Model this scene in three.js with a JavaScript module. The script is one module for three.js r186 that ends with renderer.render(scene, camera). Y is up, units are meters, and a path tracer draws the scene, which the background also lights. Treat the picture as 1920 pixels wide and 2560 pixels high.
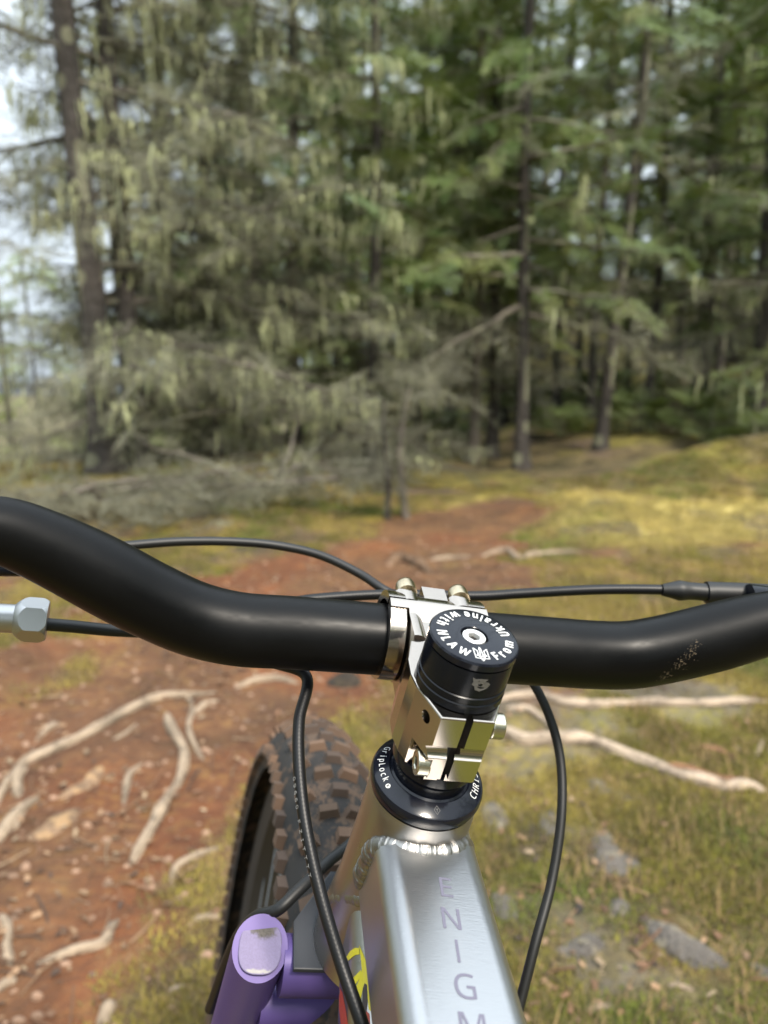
import * as THREE from 'three';
import { Brush, Evaluator, ADDITION, SUBTRACTION, INTERSECTION } from 'three-bvh-csg';
import { mergeGeometries, mergeVertices, toCreasedNormals } from 'three/addons/utils/BufferGeometryUtils.js';
import { FontLoader } from 'three/addons/loaders/FontLoader.js';
import { TextGeometry } from 'three/addons/geometries/TextGeometry.js';

// ---------------------------------------------------------------- camera, sky, sun, exposure
const scene = new THREE.Scene();
const PITCH = THREE.MathUtils.degToRad(10), EYE = 0.955;
const camera = new THREE.PerspectiveCamera(67.3, 0.75, 0.02, 400);
camera.position.set(0, EYE, 0);
camera.rotation.x = -PITCH;
camera.focus = 0.315;
camera.userData.fStop = 8;
camera.updateMatrixWorld(true);

const renderer = new THREE.WebGLRenderer({ antialias: true });
renderer.toneMapping = THREE.LinearToneMapping;
renderer.toneMappingExposure = 2.4;
renderer.shadowMap.enabled = true;

const V = (x, y, z) => new THREE.Vector3(x, y, z);
function mulberry(a) {
  return () => { a |= 0; a = (a + 0x6d2b79f5) | 0; let t = Math.imul(a ^ (a >>> 15), 1 | a); t = (t + Math.imul(t ^ (t >>> 7), 61 | t)) ^ t; return ((t ^ (t >>> 14)) >>> 0) / 4294967296; };
}
const lerp = (a, b, t) => a + (b - a) * t, clamp = (x, a = 0, b = 1) => Math.min(b, Math.max(a, x));
const smooth = (a, b, x) => { const t = clamp((x - a) / (b - a)); return t * t * (3 - 2 * t); };
const hash2 = (x, y) => { let h = (Math.imul(x | 0, 374761393) + Math.imul(y | 0, 668265263)) | 0; h = Math.imul(h ^ (h >>> 13), 1274126177); return ((h ^ (h >>> 16)) >>> 0) / 4294967296; };
function noise(x, y) {
  const ix = Math.floor(x), iy = Math.floor(y), fx = x - ix, fy = y - iy, u = fx * fx * (3 - 2 * fx), v = fy * fy * (3 - 2 * fy);
  return lerp(lerp(hash2(ix, iy), hash2(ix + 1, iy), u), lerp(hash2(ix, iy + 1), hash2(ix + 1, iy + 1), u), v);
}
function fbm(x, y, o = 4) { let s = 0, a = 0.5, n = 0; for (let i = 0; i < o; i++) { s += a * noise(x, y); n += a; a *= 0.5; x = x * 2.03 + 17.1; y = y * 2.03 + 9.7; } return s / n; }

// overcast sky: brighter towards the zenith, thin blue tint, soft cloud structure, the same all round
{
  const W = 512, H = 256, data = new Float32Array(W * H * 4);
  for (let j = 0; j < H; j++) {
    const el = ((j + 0.5) / H - 0.5) * Math.PI, s = Math.max(0, Math.sin(el));
    for (let i = 0; i < W; i++) {
      const az = (i / W) * Math.PI * 2, k = Math.cos(el);
      const c = fbm(Math.cos(az) * k * 3 + 9, Math.sin(az) * k * 3 + s * 4 + 9, 4) - 0.5;
      const L = el < 0 ? 0.12 : 1.2 * (0.3 + 0.7 * s) * (1 + 0.35 * c);
      const o = (j * W + i) * 4;
      data[o] = L * 0.87; data[o + 1] = L * 0.985; data[o + 2] = L * 1.09; data[o + 3] = 1;
    }
  }
  const t = new THREE.DataTexture(data, W, H, THREE.RGBAFormat, THREE.FloatType);
  t.mapping = THREE.EquirectangularReflectionMapping; t.magFilter = THREE.LinearFilter; t.needsUpdate = true;
  scene.background = t; scene.environment = t;
}
const sun = new THREE.DirectionalLight(0xfff4e4, 2.3);
sun.position.set(3.2, 8, 2.6); sun.target.position.set(0, 0, -3);
sun.castShadow = true; sun.shadow.radius = 22; sun.shadow.mapSize.set(2048, 2048);
Object.assign(sun.shadow.camera, { left: -14, right: 14, top: 14, bottom: -14, near: 0.1, far: 60 });
scene.add(sun, sun.target);

// ---------------------------------------------------------------- helpers
const used = new Map();
const numbered = (n) => { const k = used.get(n) || 0; used.set(n, k + 1); return k ? n + '_' + String(k).padStart(3, '0') : n; };
function mark(o, label, category, group) { o.userData.label = label; o.userData.category = category; if (group) o.userData.group = group; return o; }
function mesh(name, geo, mat, parent) {
  const m = new THREE.Mesh(geo, mat); m.name = parent === scene ? numbered(name) : name; m.castShadow = m.receiveShadow = true; parent.add(m); return m;
}
function grp(name, parent = scene) { const g = new THREE.Group(); g.name = parent === scene ? numbered(name) : name; parent.add(g); return g; }
function stuffInst(name, geo, mat, mats, colors, parent) {
  const im = new THREE.InstancedMesh(geo, mat, mats.length); mats.forEach((m, i) => im.setMatrixAt(i, m));
  if (colors) colors.forEach((c, i) => im.setColorAt(i, c));
  im.name = parent === scene ? numbered(name) : name; im.userData.kind = 'stuff'; im.castShadow = im.receiveShadow = true; parent.add(im); return im;
}
class MB { // collects small prisms, ribbons and triangles into one geometry
  constructor() { this.p = []; this.i = []; }
  v(x, y, z) { this.p.push(x, y, z); return this.p.length / 3 - 1; }
  tri(a, b, c) { this.i.push(a, b, c); }
  seg(a, b, r0, r1, n = 3) {
    const d = b.clone().sub(a).normalize(), s = Math.abs(d.y) < 0.9 ? V(0, 1, 0) : V(1, 0, 0), e = s.cross(d).normalize(), f = d.clone().cross(e), A = [], B = [];
    for (let k = 0; k < n; k++) {
      const t = (k / n) * Math.PI * 2, q = e.clone().multiplyScalar(Math.cos(t)).addScaledVector(f, Math.sin(t));
      A.push(this.v(a.x + q.x * r0, a.y + q.y * r0, a.z + q.z * r0)); B.push(this.v(b.x + q.x * r1, b.y + q.y * r1, b.z + q.z * r1));
    }
    for (let k = 0; k < n; k++) { const l = (k + 1) % n; this.i.push(A[k], B[k], B[l], A[k], B[l], A[l]); }
  }
  path(pts, r0, r1, n = 3) { for (let k = 0; k + 1 < pts.length; k++) this.seg(pts[k], pts[k + 1], lerp(r0, r1, k / (pts.length - 1)), lerp(r0, r1, (k + 1) / (pts.length - 1)), n); }
  ribbon(pts, side, w) { // w(t) half width
    let pa, pb;
    pts.forEach((p, k) => {
      const t = k / (pts.length - 1), h = w(t), a = this.v(p.x - side.x * h, p.y - side.y * h, p.z - side.z * h), b = this.v(p.x + side.x * h, p.y + side.y * h, p.z + side.z * h);
      if (k) this.i.push(pa, pb, b, pa, b, a);
      pa = a; pb = b;
    });
  }
  geo() {
    const g = new THREE.BufferGeometry(); g.setAttribute('position', new THREE.Float32BufferAttribute(this.p, 3)); g.setIndex(this.i); g.computeVertexNormals(); return g;
  }
}
// tube of varying radius through points; rad(t, angle)
function tube(points, rad, { seg = 48, sides = 16, caps = true, tension = 0.5, straight = false } = {}) {
  const curve = straight ? new THREE.CurvePath() : new THREE.CatmullRomCurve3(points, false, 'centripetal', tension);
  if (straight) for (let i = 0; i + 1 < points.length; i++) curve.add(new THREE.LineCurve3(points[i], points[i + 1]));
  const P = []; for (let i = 0; i <= seg; i++) P.push(curve.getPointAt(i / seg));
  const T = P.map((p, i) => P[Math.min(seg, i + 1)].clone().sub(P[Math.max(0, i - 1)]).normalize());
  let N = Math.abs(T[0].y) < 0.9 ? V(0, 1, 0) : V(1, 0, 0);
  const pos = [], uv = [], idx = []; let len = 0;
  for (let i = 0; i <= seg; i++) {
    N.addScaledVector(T[i], -N.dot(T[i])).normalize(); const B = T[i].clone().cross(N);
    if (i) len += P[i].distanceTo(P[i - 1]);
    for (let k = 0; k <= sides; k++) {
      const a = (k / sides) * Math.PI * 2, r = typeof rad === 'function' ? rad(i / seg, k % sides / sides, len) : rad;
      pos.push(P[i].x + (N.x * Math.cos(a) + B.x * Math.sin(a)) * r, P[i].y + (N.y * Math.cos(a) + B.y * Math.sin(a)) * r, P[i].z + (N.z * Math.cos(a) + B.z * Math.sin(a)) * r);
      uv.push(k / sides, len);
    }
  }
  for (let i = 0; i < seg; i++) for (let k = 0; k < sides; k++) { const a = i * (sides + 1) + k, b = a + sides + 1; idx.push(a, a + 1, b, a + 1, b + 1, b); }
  const g = new THREE.BufferGeometry();
  g.setAttribute('position', new THREE.Float32BufferAttribute(pos, 3)); g.setAttribute('uv', new THREE.Float32BufferAttribute(uv, 2)); g.setIndex(idx); g.computeVertexNormals();
  const n = g.attributes.normal; // close the seam in the normals
  for (let i = 0; i <= seg; i++) { const a = i * (sides + 1), b = a + sides, q = V(n.getX(a) + n.getX(b), n.getY(a) + n.getY(b), n.getZ(a) + n.getZ(b)).normalize(); n.setXYZ(a, q.x, q.y, q.z); n.setXYZ(b, q.x, q.y, q.z); }
  if (!caps) return g;
  const out = [g];
  for (const e of [0, seg]) {
    const r = typeof rad === 'function' ? rad(e / seg, 0, e ? len : 0) : rad, c = new THREE.CircleGeometry(r, sides);
    c.applyQuaternion(new THREE.Quaternion().setFromUnitVectors(V(0, 0, 1), e ? T[seg] : T[0].clone().negate())); c.translate(P[e].x, P[e].y, P[e].z); out.push(c);
  }
  return mergeGeometries(out);
}
function texture(W, H, fn, { srgb = false, repeat = 1 } = {}) { // fn(u, v) -> grey or [r, g, b] in 0..1
  const d = new Uint8Array(W * H * 4);
  for (let j = 0; j < H; j++) for (let i = 0; i < W; i++) {
    const c = fn(i, j), o = (j * W + i) * 4;
    if (typeof c === 'number') d[o] = d[o + 1] = d[o + 2] = clamp(c) * 255; else for (let k = 0; k < 3; k++) d[o + k] = clamp(c[k]) * 255;
    d[o + 3] = 255;
  }
  const t = new THREE.DataTexture(d, W, H, THREE.RGBAFormat); t.wrapS = t.wrapT = THREE.RepeatWrapping; t.magFilter = THREE.LinearFilter; t.minFilter = THREE.LinearMipmapLinearFilter;
  if (srgb) t.colorSpace = THREE.SRGBColorSpace;
  t.repeat.set(repeat, repeat); t.needsUpdate = true; return t;
}
const enc = (x) => (x <= 0.0031308 ? 12.92 * x : 1.055 * Math.pow(x, 1 / 2.4) - 0.055);
const pnoise = (x, y, px, py) => { // periodic value noise
  const ix = Math.floor(x), iy = Math.floor(y), fx = x - ix, fy = y - iy, u = fx * fx * (3 - 2 * fx), v = fy * fy * (3 - 2 * fy), m = (a, n) => ((a % n) + n) % n;
  return lerp(lerp(hash2(m(ix, px), m(iy, py)), hash2(m(ix + 1, px), m(iy, py)), u), lerp(hash2(m(ix, px), m(iy + 1, py)), hash2(m(ix + 1, px), m(iy + 1, py)), u), v);
};
const S = (o) => new THREE.MeshStandardMaterial(o), Ph = (o) => new THREE.MeshPhysicalMaterial(o), rgb = (r, g, b) => new THREE.Color().setRGB(r, g, b);

// ---------------------------------------------------------------- ground
const TRAIL = [[-0.95, -0.6, 0.42], [-0.85, -1.3, 0.5], [-0.82, -2.0, 0.55], [-0.62, -2.7, 0.6], [-0.35, -3.4, 0.62], [0.0, -4.1, 0.58], [0.4, -4.9, 0.52], [0.8, -5.5, 0.42], [1.0, -5.9, 0.3]];
function trailDist(x, z) { // distance from the trail's middle over its half width
  let best = 9;
  for (let i = 0; i + 1 < TRAIL.length; i++) {
    const [ax, az, aw] = TRAIL[i], [bx, bz, bw] = TRAIL[i + 1], dx = bx - ax, dz = bz - az, t = clamp(((x - ax) * dx + (z - az) * dz) / (dx * dx + dz * dz));
    best = Math.min(best, Math.hypot(x - ax - dx * t, z - az - dz * t) / lerp(aw, bw, t));
  }
  return best;
}
function height(x, z) {
  let h = 0.07 * (fbm(x * 0.7 + 3, z * 0.7 + 8, 3) - 0.5) + 0.035 * (fbm(x * 3.1, z * 3.1, 3) - 0.5);
  h -= 0.035 * (1 - smooth(0.5, 1.3, trailDist(x, z)));
  const d = -z;
  h += 0.2 * smooth(4.6, 6.2, d) * smooth(-0.2, -1.0, x) * smooth(-6, -2.5, x);       // mossy bank on the left
  h += smooth(5.5, 12, d) * 0.55 * smooth(0.6, 3.2, x);                                   // rise under the firs
  h += 0.33 * Math.exp(-(((x - 3.5) / 1.0) ** 2 + ((z + 7.0) / 0.6) ** 2));               // mound on the right
  h += 0.12 * Math.exp(-(((x - 2.2) / 0.9) ** 2 + ((z + 5.0) / 0.45) ** 2));
  h += 0.10 * Math.exp(-(((x - 1.5) / 0.5) ** 2 + ((z + 5.6) / 0.4) ** 2));
  h += 0.16 * (fbm(x * 1.5 + 30, z * 2.2 + 11, 3) - 0.5) * smooth(3.6, 5, d) * smooth(0.6, 1.4, x);
  h -= 2.6 * smooth(8, 20, d) * smooth(-0.5, -4, x);                                      // falls away to the left
  h += 3.6 * smooth(11, 27, d) * smooth(-1, 3.5, x);
  return h;
}
const inv = camera.matrixWorld;
function ray(px, py) { return V((px - 960) / 1923, -(py - 1280) / 1923, -1).transformDirection(inv); } // pixels of the 1920 x 2560 photograph
function onGround(px, py, lift = 0) {
  const d = ray(px, py); let t = 0.5;
  for (let i = 0; i < 4000; i++) { const y = EYE + d.y * t; if (y < height(d.x * t, d.z * t) + lift) break; t += 0.004 * (1 + t * 0.3); }
  return V(d.x * t, height(d.x * t, d.z * t) + lift, d.z * t);
}
const mossMask = (x, z) => {
  const td = trailDist(x, z) + 1.25 * (fbm(x * 2.3 + 40, z * 2.3, 4) - 0.5);
  const left = Math.exp(-(((x + 1.2) / 0.4) ** 2 + ((z + 2.6) / 0.4) ** 2));
  let m = smooth(0.75, 1.35, td + 0.5 * left) * smooth(0.3, 0.48, fbm(x * 1.7 + 7, z * 1.7 + 2, 4) + 0.1);
  m *= 1 - 0.55 * Math.exp(-(((x - 1.35) / 0.6) ** 2 + ((z + 3.75) / 0.28) ** 2));         // worn brown patch
  return m;
};
const rockMask = (x, z) => smooth(0.58, 0.68, fbm(x * 2.1 + 91, z * 2.6 + 33, 4)) * smooth(0.0, 0.35, x) * smooth(-3.2, -2.2, z) * smooth(1.2, 1.6, trailDist(x, z));
const GX0 = -6, GZ0 = -11, GS = 12, GT = 2048;
{
  const col = texture(GT, GT, (i, j) => {
    const x = GX0 + ((i + 0.5) / GT) * GS, z = GZ0 + (1 - (j + 0.5) / GT) * GS;
    const n1 = fbm(x * 9, z * 9, 3), n2 = noise(x * 55, z * 55), n3 = noise(x * 140, z * 140), d = -z;
    const m = clamp(mossMask(x, z) + (n2 - 0.5) * 0.5), r = rockMask(x, z);
    const dk = (0.45 + 0.8 * n1 * (0.5 + 1.0 * n2)) * (0.7 + 0.6 * fbm(x * 2.6 + 15, z * 2.6 + 3, 3)), redness = smooth(0.38, 0.62, fbm(x * 1.3 + 60, z * 1.3, 3)), gold = smooth(3.2, 4.6, d);
    let c = [lerp(0.118, 0.15, redness) * dk, lerp(0.052, 0.05, redness) * dk, lerp(0.021, 0.016, redness) * dk];
    c = [c[0] * lerp(1, 1.12, gold), c[1] * lerp(1, 1.15, gold), c[2] * lerp(1, 1.1, gold)];
    const straw = smooth(0.42, 0.62, fbm(x * 2.9 + 5, z * 2.9 + 70, 4)), litter = smooth(0.47, 0.62, fbm(x * 4.1 + 33, z * 4.1 + 12, 4)), green = smooth(0.5, 0.68, fbm(x * 2.2 + 81, z * 2.2 + 4, 4));
    const g = 0.25 + 1.15 * n1 * (0.4 + 1.2 * n3); let moss = [lerp(0.14, 0.245, straw), lerp(0.122, 0.19, straw), lerp(0.016, 0.04, straw)];
    moss = moss.map((v, k) => lerp(v, [0.095, 0.135, 0.012][k], green * 0.65)); moss = moss.map((v, k) => lerp(v, [0.11, 0.068, 0.034][k], litter * 0.45));
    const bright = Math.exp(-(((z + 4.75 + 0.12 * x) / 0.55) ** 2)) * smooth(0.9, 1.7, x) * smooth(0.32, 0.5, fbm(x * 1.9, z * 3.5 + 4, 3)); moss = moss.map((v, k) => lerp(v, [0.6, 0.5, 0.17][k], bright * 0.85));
    const floor = smooth(5.6, 6.8, d + 0.8 * (fbm(x * 1.2, z * 1.2, 3) - 0.5)); moss = moss.map((v, k) => lerp(v, lerp([0.1, 0.075, 0.035][k], [0.16, 0.135, 0.026][k], smooth(0.45, 0.62, fbm(x * 1.1 + 12, z * 1.1, 3))), floor * 0.85));
    c = c.map((v, k) => lerp(v, [0.1, 0.07, 0.045][k] * dk, floor));
    const patchy = lerp(1, 0.45 + 1.1 * fbm(x * 2.2 + 3, z * 4.5 + 8, 3), smooth(3.5, 5, d));
    const soil = smooth(0.5, 0.6, fbm(x * 3.4 + 52, z * 3.4 + 27, 4)) * smooth(6, 5, d); moss = moss.map((v, k) => lerp(v, [0.06, 0.042, 0.025][k], soil * 0.75));
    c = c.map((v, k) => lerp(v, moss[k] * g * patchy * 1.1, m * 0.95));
    const rk = 0.6 + 0.75 * n1; c = c.map((v, k) => lerp(v, [0.11, 0.097, 0.085][k] * rk, r * 0.5 * (1 - smooth(0.4, 0.65, n2) * 0.7)));
    const fl = n3 > 0.9 ? (n3 - 0.9) * 6 : 0; c = c.map((v, k) => lerp(v, [0.28, 0.19, 0.11][k], fl * 0.8));
    return c.map(enc);
  }, { srgb: true });
  col.wrapS = col.wrapT = THREE.ClampToEdgeWrapping;
  const bump = texture(1024, 1024, (i, j) => { const u = i / 1024, v = j / 1024; return 0.5 * pnoise(u * 40, v * 40, 40, 40) + 0.3 * pnoise(u * 110, v * 110, 110, 110) + 0.2 * pnoise(u * 300, v * 300, 300, 300); }, { repeat: 6 });
  const N = 420, pos = [], uv = [], idx = [];
  for (let j = 0; j <= N; j++) for (let i = 0; i <= N; i++) {
    const x = GX0 + (i / N) * GS, z = GZ0 + (j / N) * GS; pos.push(x, height(x, z), z); uv.push(i / N, 1 - j / N);
  }
  for (let j = 0; j < N; j++) for (let i = 0; i < N; i++) { const a = j * (N + 1) + i, b = a + N + 1; idx.push(a, b, a + 1, a + 1, b, b + 1); }
  const g = new THREE.BufferGeometry(); g.setAttribute('position', new THREE.Float32BufferAttribute(pos, 3)); g.setAttribute('uv', new THREE.Float32BufferAttribute(uv, 2)); g.setIndex(idx); g.computeVertexNormals();
  mesh('ground', g, S({ map: col, bumpMap: bump, bumpScale: 0.02, roughness: 0.95 }), scene).userData.kind = 'structure';
  const fcol = texture(512, 512, (i, j) => { const u = i / 512, v = j / 512, n = pnoise(u * 12, v * 12, 12, 12), k = pnoise(u * 60, v * 60, 60, 60), a = smooth(0.35, 0.65, n); return [lerp(0.07, 0.14, a) * (0.5 + 0.8 * k), lerp(0.055, 0.12, a) * (0.5 + 0.8 * k), lerp(0.03, 0.03, a) * (0.5 + 0.8 * k)].map(enc); }, { srgb: true });
  const fp = [], fu = [], fi = [], M = 120, R = 150;
  const f = (t) => Math.sign(t) * (6 * Math.abs(t) + (R - 6) * Math.abs(t) ** 4);
  for (let j = 0; j <= M; j++) for (let i = 0; i <= M; i++) { const x = f((i / M) * 2 - 1), z = f((j / M) * 2 - 1) - 5; const inside = Math.abs(x) < 5.9 && z > -10.9 && z < 0.9; fp.push(x, height(x, z) - (inside ? 0.25 : 0.03), z); fu.push(x / 3, z / 3); }
  for (let j = 0; j < M; j++) for (let i = 0; i < M; i++) { const a = j * (M + 1) + i, b = a + M + 1; fi.push(a, b, a + 1, a + 1, b, b + 1); }
  const g2 = new THREE.BufferGeometry(); g2.setAttribute('position', new THREE.Float32BufferAttribute(fp, 3)); g2.setAttribute('uv', new THREE.Float32BufferAttribute(fu, 2)); g2.setIndex(fi); g2.computeVertexNormals();
  mesh('forest_floor', g2, S({ map: fcol, roughness: 1 }), scene).userData.kind = 'structure';
}

// ---------------------------------------------------------------- trees
const barkBump = texture(256, 512, (i, j) => { const u = i / 256, v = j / 512; return 0.6 * Math.abs(2 * pnoise(u * 14, v * 7, 14, 7) - 1) + 0.4 * pnoise(u * 50, v * 30, 50, 30); });
barkBump.repeat.set(1, 1.4);
const barkCol = (a, b) => { const t = texture(128, 256, (i, j) => { const u = i / 128, v = j / 256, n = 0.6 * pnoise(u * 12, v * 7, 12, 7) + 0.4 * pnoise(u * 40, v * 40, 40, 40), l = smooth(0.62, 0.75, pnoise(u * 6, v * 9, 6, 9)); return [0, 1, 2].map((k) => enc(lerp(lerp(a[k], b[k], n), [0.26, 0.26, 0.17][k], l * 0.6))); }, { srgb: true }); t.repeat.set(1, 0.7); return t; };
const M = {
  barkDark: S({ map: barkCol([0.03, 0.026, 0.023], [0.085, 0.073, 0.064]), bumpMap: barkBump, bumpScale: 0.02, roughness: 1 }),
  barkPale: S({ map: barkCol([0.1, 0.085, 0.07], [0.26, 0.22, 0.18]), bumpMap: barkBump, bumpScale: 0.015, roughness: 1 }),
  twig: S({ color: rgb(0.215, 0.21, 0.15), roughness: 1, side: THREE.DoubleSide }),
  limb: S({ map: barkCol([0.06, 0.05, 0.042], [0.22, 0.19, 0.155]), bumpMap: barkBump, bumpScale: 0.006, roughness: 1 }),
  lichen: Ph({ color: rgb(0.5, 0.52, 0.29), roughness: 1, side: THREE.DoubleSide, transmission: 0.3, thickness: 0 }),
  needle: Ph({ color: rgb(0.12, 0.185, 0.042), roughness: 0.75, side: THREE.DoubleSide, transmission: 0.35, thickness: 0 }),
};
const R0 = mulberry(71);
const rnd = (a, b, r = R0) => a + (b - a) * r();
function twigSpray(seed, L = 0.55) {
  const r = mulberry(seed), b = new MB(), pts = [];
  for (let k = 0; k <= 5; k++) pts.push(V((k / 5) * L, rnd(-0.02, 0.02, r) - 0.06 * (k / 5) ** 2, rnd(-0.025, 0.025, r)));
  b.path(pts, 0.0055, 0.0018);
  for (let s = 0; s < 17; s++) {
    const t = 0.08 + 0.9 * (s / 17), k = Math.min(4, Math.floor(t * 5)), o = pts[k].clone().lerp(pts[k + 1], t * 5 - k), sg = s % 2 ? 1 : -1, a = rnd(0.6, 1.25, r), l = rnd(0.09, 0.26, r) * (1.15 - t * 0.7);
    const d = V(Math.cos(a), rnd(-0.45, 0.3, r), sg * Math.sin(a)).normalize(), m = o.clone().addScaledVector(d, l * 0.55).add(V(0, rnd(-0.015, 0.015, r), 0)), e = o.clone().addScaledVector(d, l).add(V(0.02, rnd(-0.04, 0.01, r), 0));
    b.path([o, m, e], 0.003, 0.0012);
    for (let q = 0; q < 6; q++) { const u = rnd(0.2, 1, r), c = u < 0.55 ? o.clone().lerp(m, u / 0.55) : m.clone().lerp(e, (u - 0.55) / 0.45), dd = d.clone().add(V(rnd(-0.8, 0.8, r), rnd(-0.8, 0.5, r), rnd(-0.8, 0.8, r))).normalize(); b.seg(c, c.clone().addScaledVector(dd, rnd(0.025, 0.08, r)), 0.0016, 0.0009); }
  }
  return b.geo();
}
function lichenClump(seed, long) {
  const r = mulberry(seed), b = new MB();
  for (let s = 0; s < 11; s++) {
    const l = (0.03 + 0.17 * r() ** 1.6) * (s < 3 ? long : 1), a = rnd(0, 6.28, r), side = V(Math.cos(a), 0, Math.sin(a)), o = V(rnd(-0.13, 0.13, r), rnd(-0.03, 0.01, r), rnd(-0.05, 0.05, r)), pts = [], w0 = rnd(0.0015, 0.0055, r) * (s < 3 ? 1.5 : 1);
    for (let k = 0; k <= 5; k++) pts.push(V(o.x + rnd(-0.014, 0.014, r), o.y - l * (k / 5), o.z + rnd(-0.012, 0.012, r)));
    b.ribbon(pts, side, (t) => w0 * (0.5 + 1.1 * Math.sin(Math.PI * Math.min(1, t * 1.25 + 0.1))) * (1 - t) ** 0.4 + 0.0006);
  }
  return b.geo();
}
function firSpray(seed, L = 0.5) {
  const r = mulberry(seed), b = new MB();
  const needles = (o, d, l, up) => {
    const side = d.clone().cross(up).normalize(), n = Math.max(4, Math.round(l / 0.013));
    for (let k = 0; k < n; k++) for (const s of [-1, 1]) {
      const c = o.clone().addScaledVector(d, (l * (k + 0.3)) / n), t = c.clone().addScaledVector(side, s * rnd(0.016, 0.028, r)).addScaledVector(d, rnd(0.006, 0.02, r)).addScaledVector(up, rnd(-0.004, 0.014, r)), w = d.clone().multiplyScalar(0.0038);
      b.tri(b.v(c.x - w.x, c.y - w.y, c.z - w.z), b.v(c.x + w.x, c.y + w.y, c.z + w.z), b.v(t.x, t.y, t.z));
    }
  };
  const up = V(0, 1, 0);
  for (let s = 0; s < 16; s++) {
    const t = 0.05 + 0.9 * (s / 16), sg = s % 2 ? 1 : -1, a = rnd(0.65, 1.0, r), l = rnd(0.12, 0.22, r) * (1.15 - 0.75 * t), o = V(t * L, -0.07 * t * t, 0), d = V(Math.cos(a), rnd(-0.3, 0.1, r), sg * Math.sin(a)).normalize();
    needles(o, d, l, up);
    if (l > 0.1) for (const g of [-1, 1]) needles(o.clone().addScaledVector(d, l * rnd(0.3, 0.6, r)), d.clone().applyAxisAngle(up, g * 0.75), l * 0.45, up);
  }
  needles(V(0.3 * L, -0.02, 0), V(1, -0.14, 0).normalize(), L * 0.72, up);
  return b.geo();
}
const TW = [11, 12, 13].map((s) => twigSpray(s)), LI = [[21, 0.9], [22, 1.4], [23, 2.1]].map(([s, l]) => lichenClump(s, l)), FI = [31, 32, 33].map((s) => firSpray(s));
const X = V(1, 0, 0), Y = V(0, 1, 0);
function aim(p, d, roll, s) { // matrix that lays a spray's x axis along d, flat side up
  const z = d.clone().cross(Y).normalize(), y = z.clone().cross(d).normalize();
  const m = new THREE.Matrix4().makeBasis(d.clone().normalize(), y, z); m.multiply(new THREE.Matrix4().makeRotationX(roll)); m.scale(V(s, s, s)); m.setPosition(p); return m;
}
const limbGeo = [51, 52, 53, 54].map((sd) => { // unit limbs along +x, one metre long
  const r = mulberry(sd), pts = []; for (let k = 0; k <= 6; k++) pts.push(V(k / 6, -0.14 * (k / 6) ** 2 + rnd(-0.02, 0.02, r) * (k > 0), rnd(-0.04, 0.04, r) * (k > 0)));
  const g = tube(pts, (t) => 0.02 * (1 - 0.8 * t) * (1 + 0.15 * Math.sin(t * 40 + sd)), { seg: 18, sides: 7 }); g.userData.pts = pts; return g;
});
const tint = (b) => rgb(b, b, b);
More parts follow.
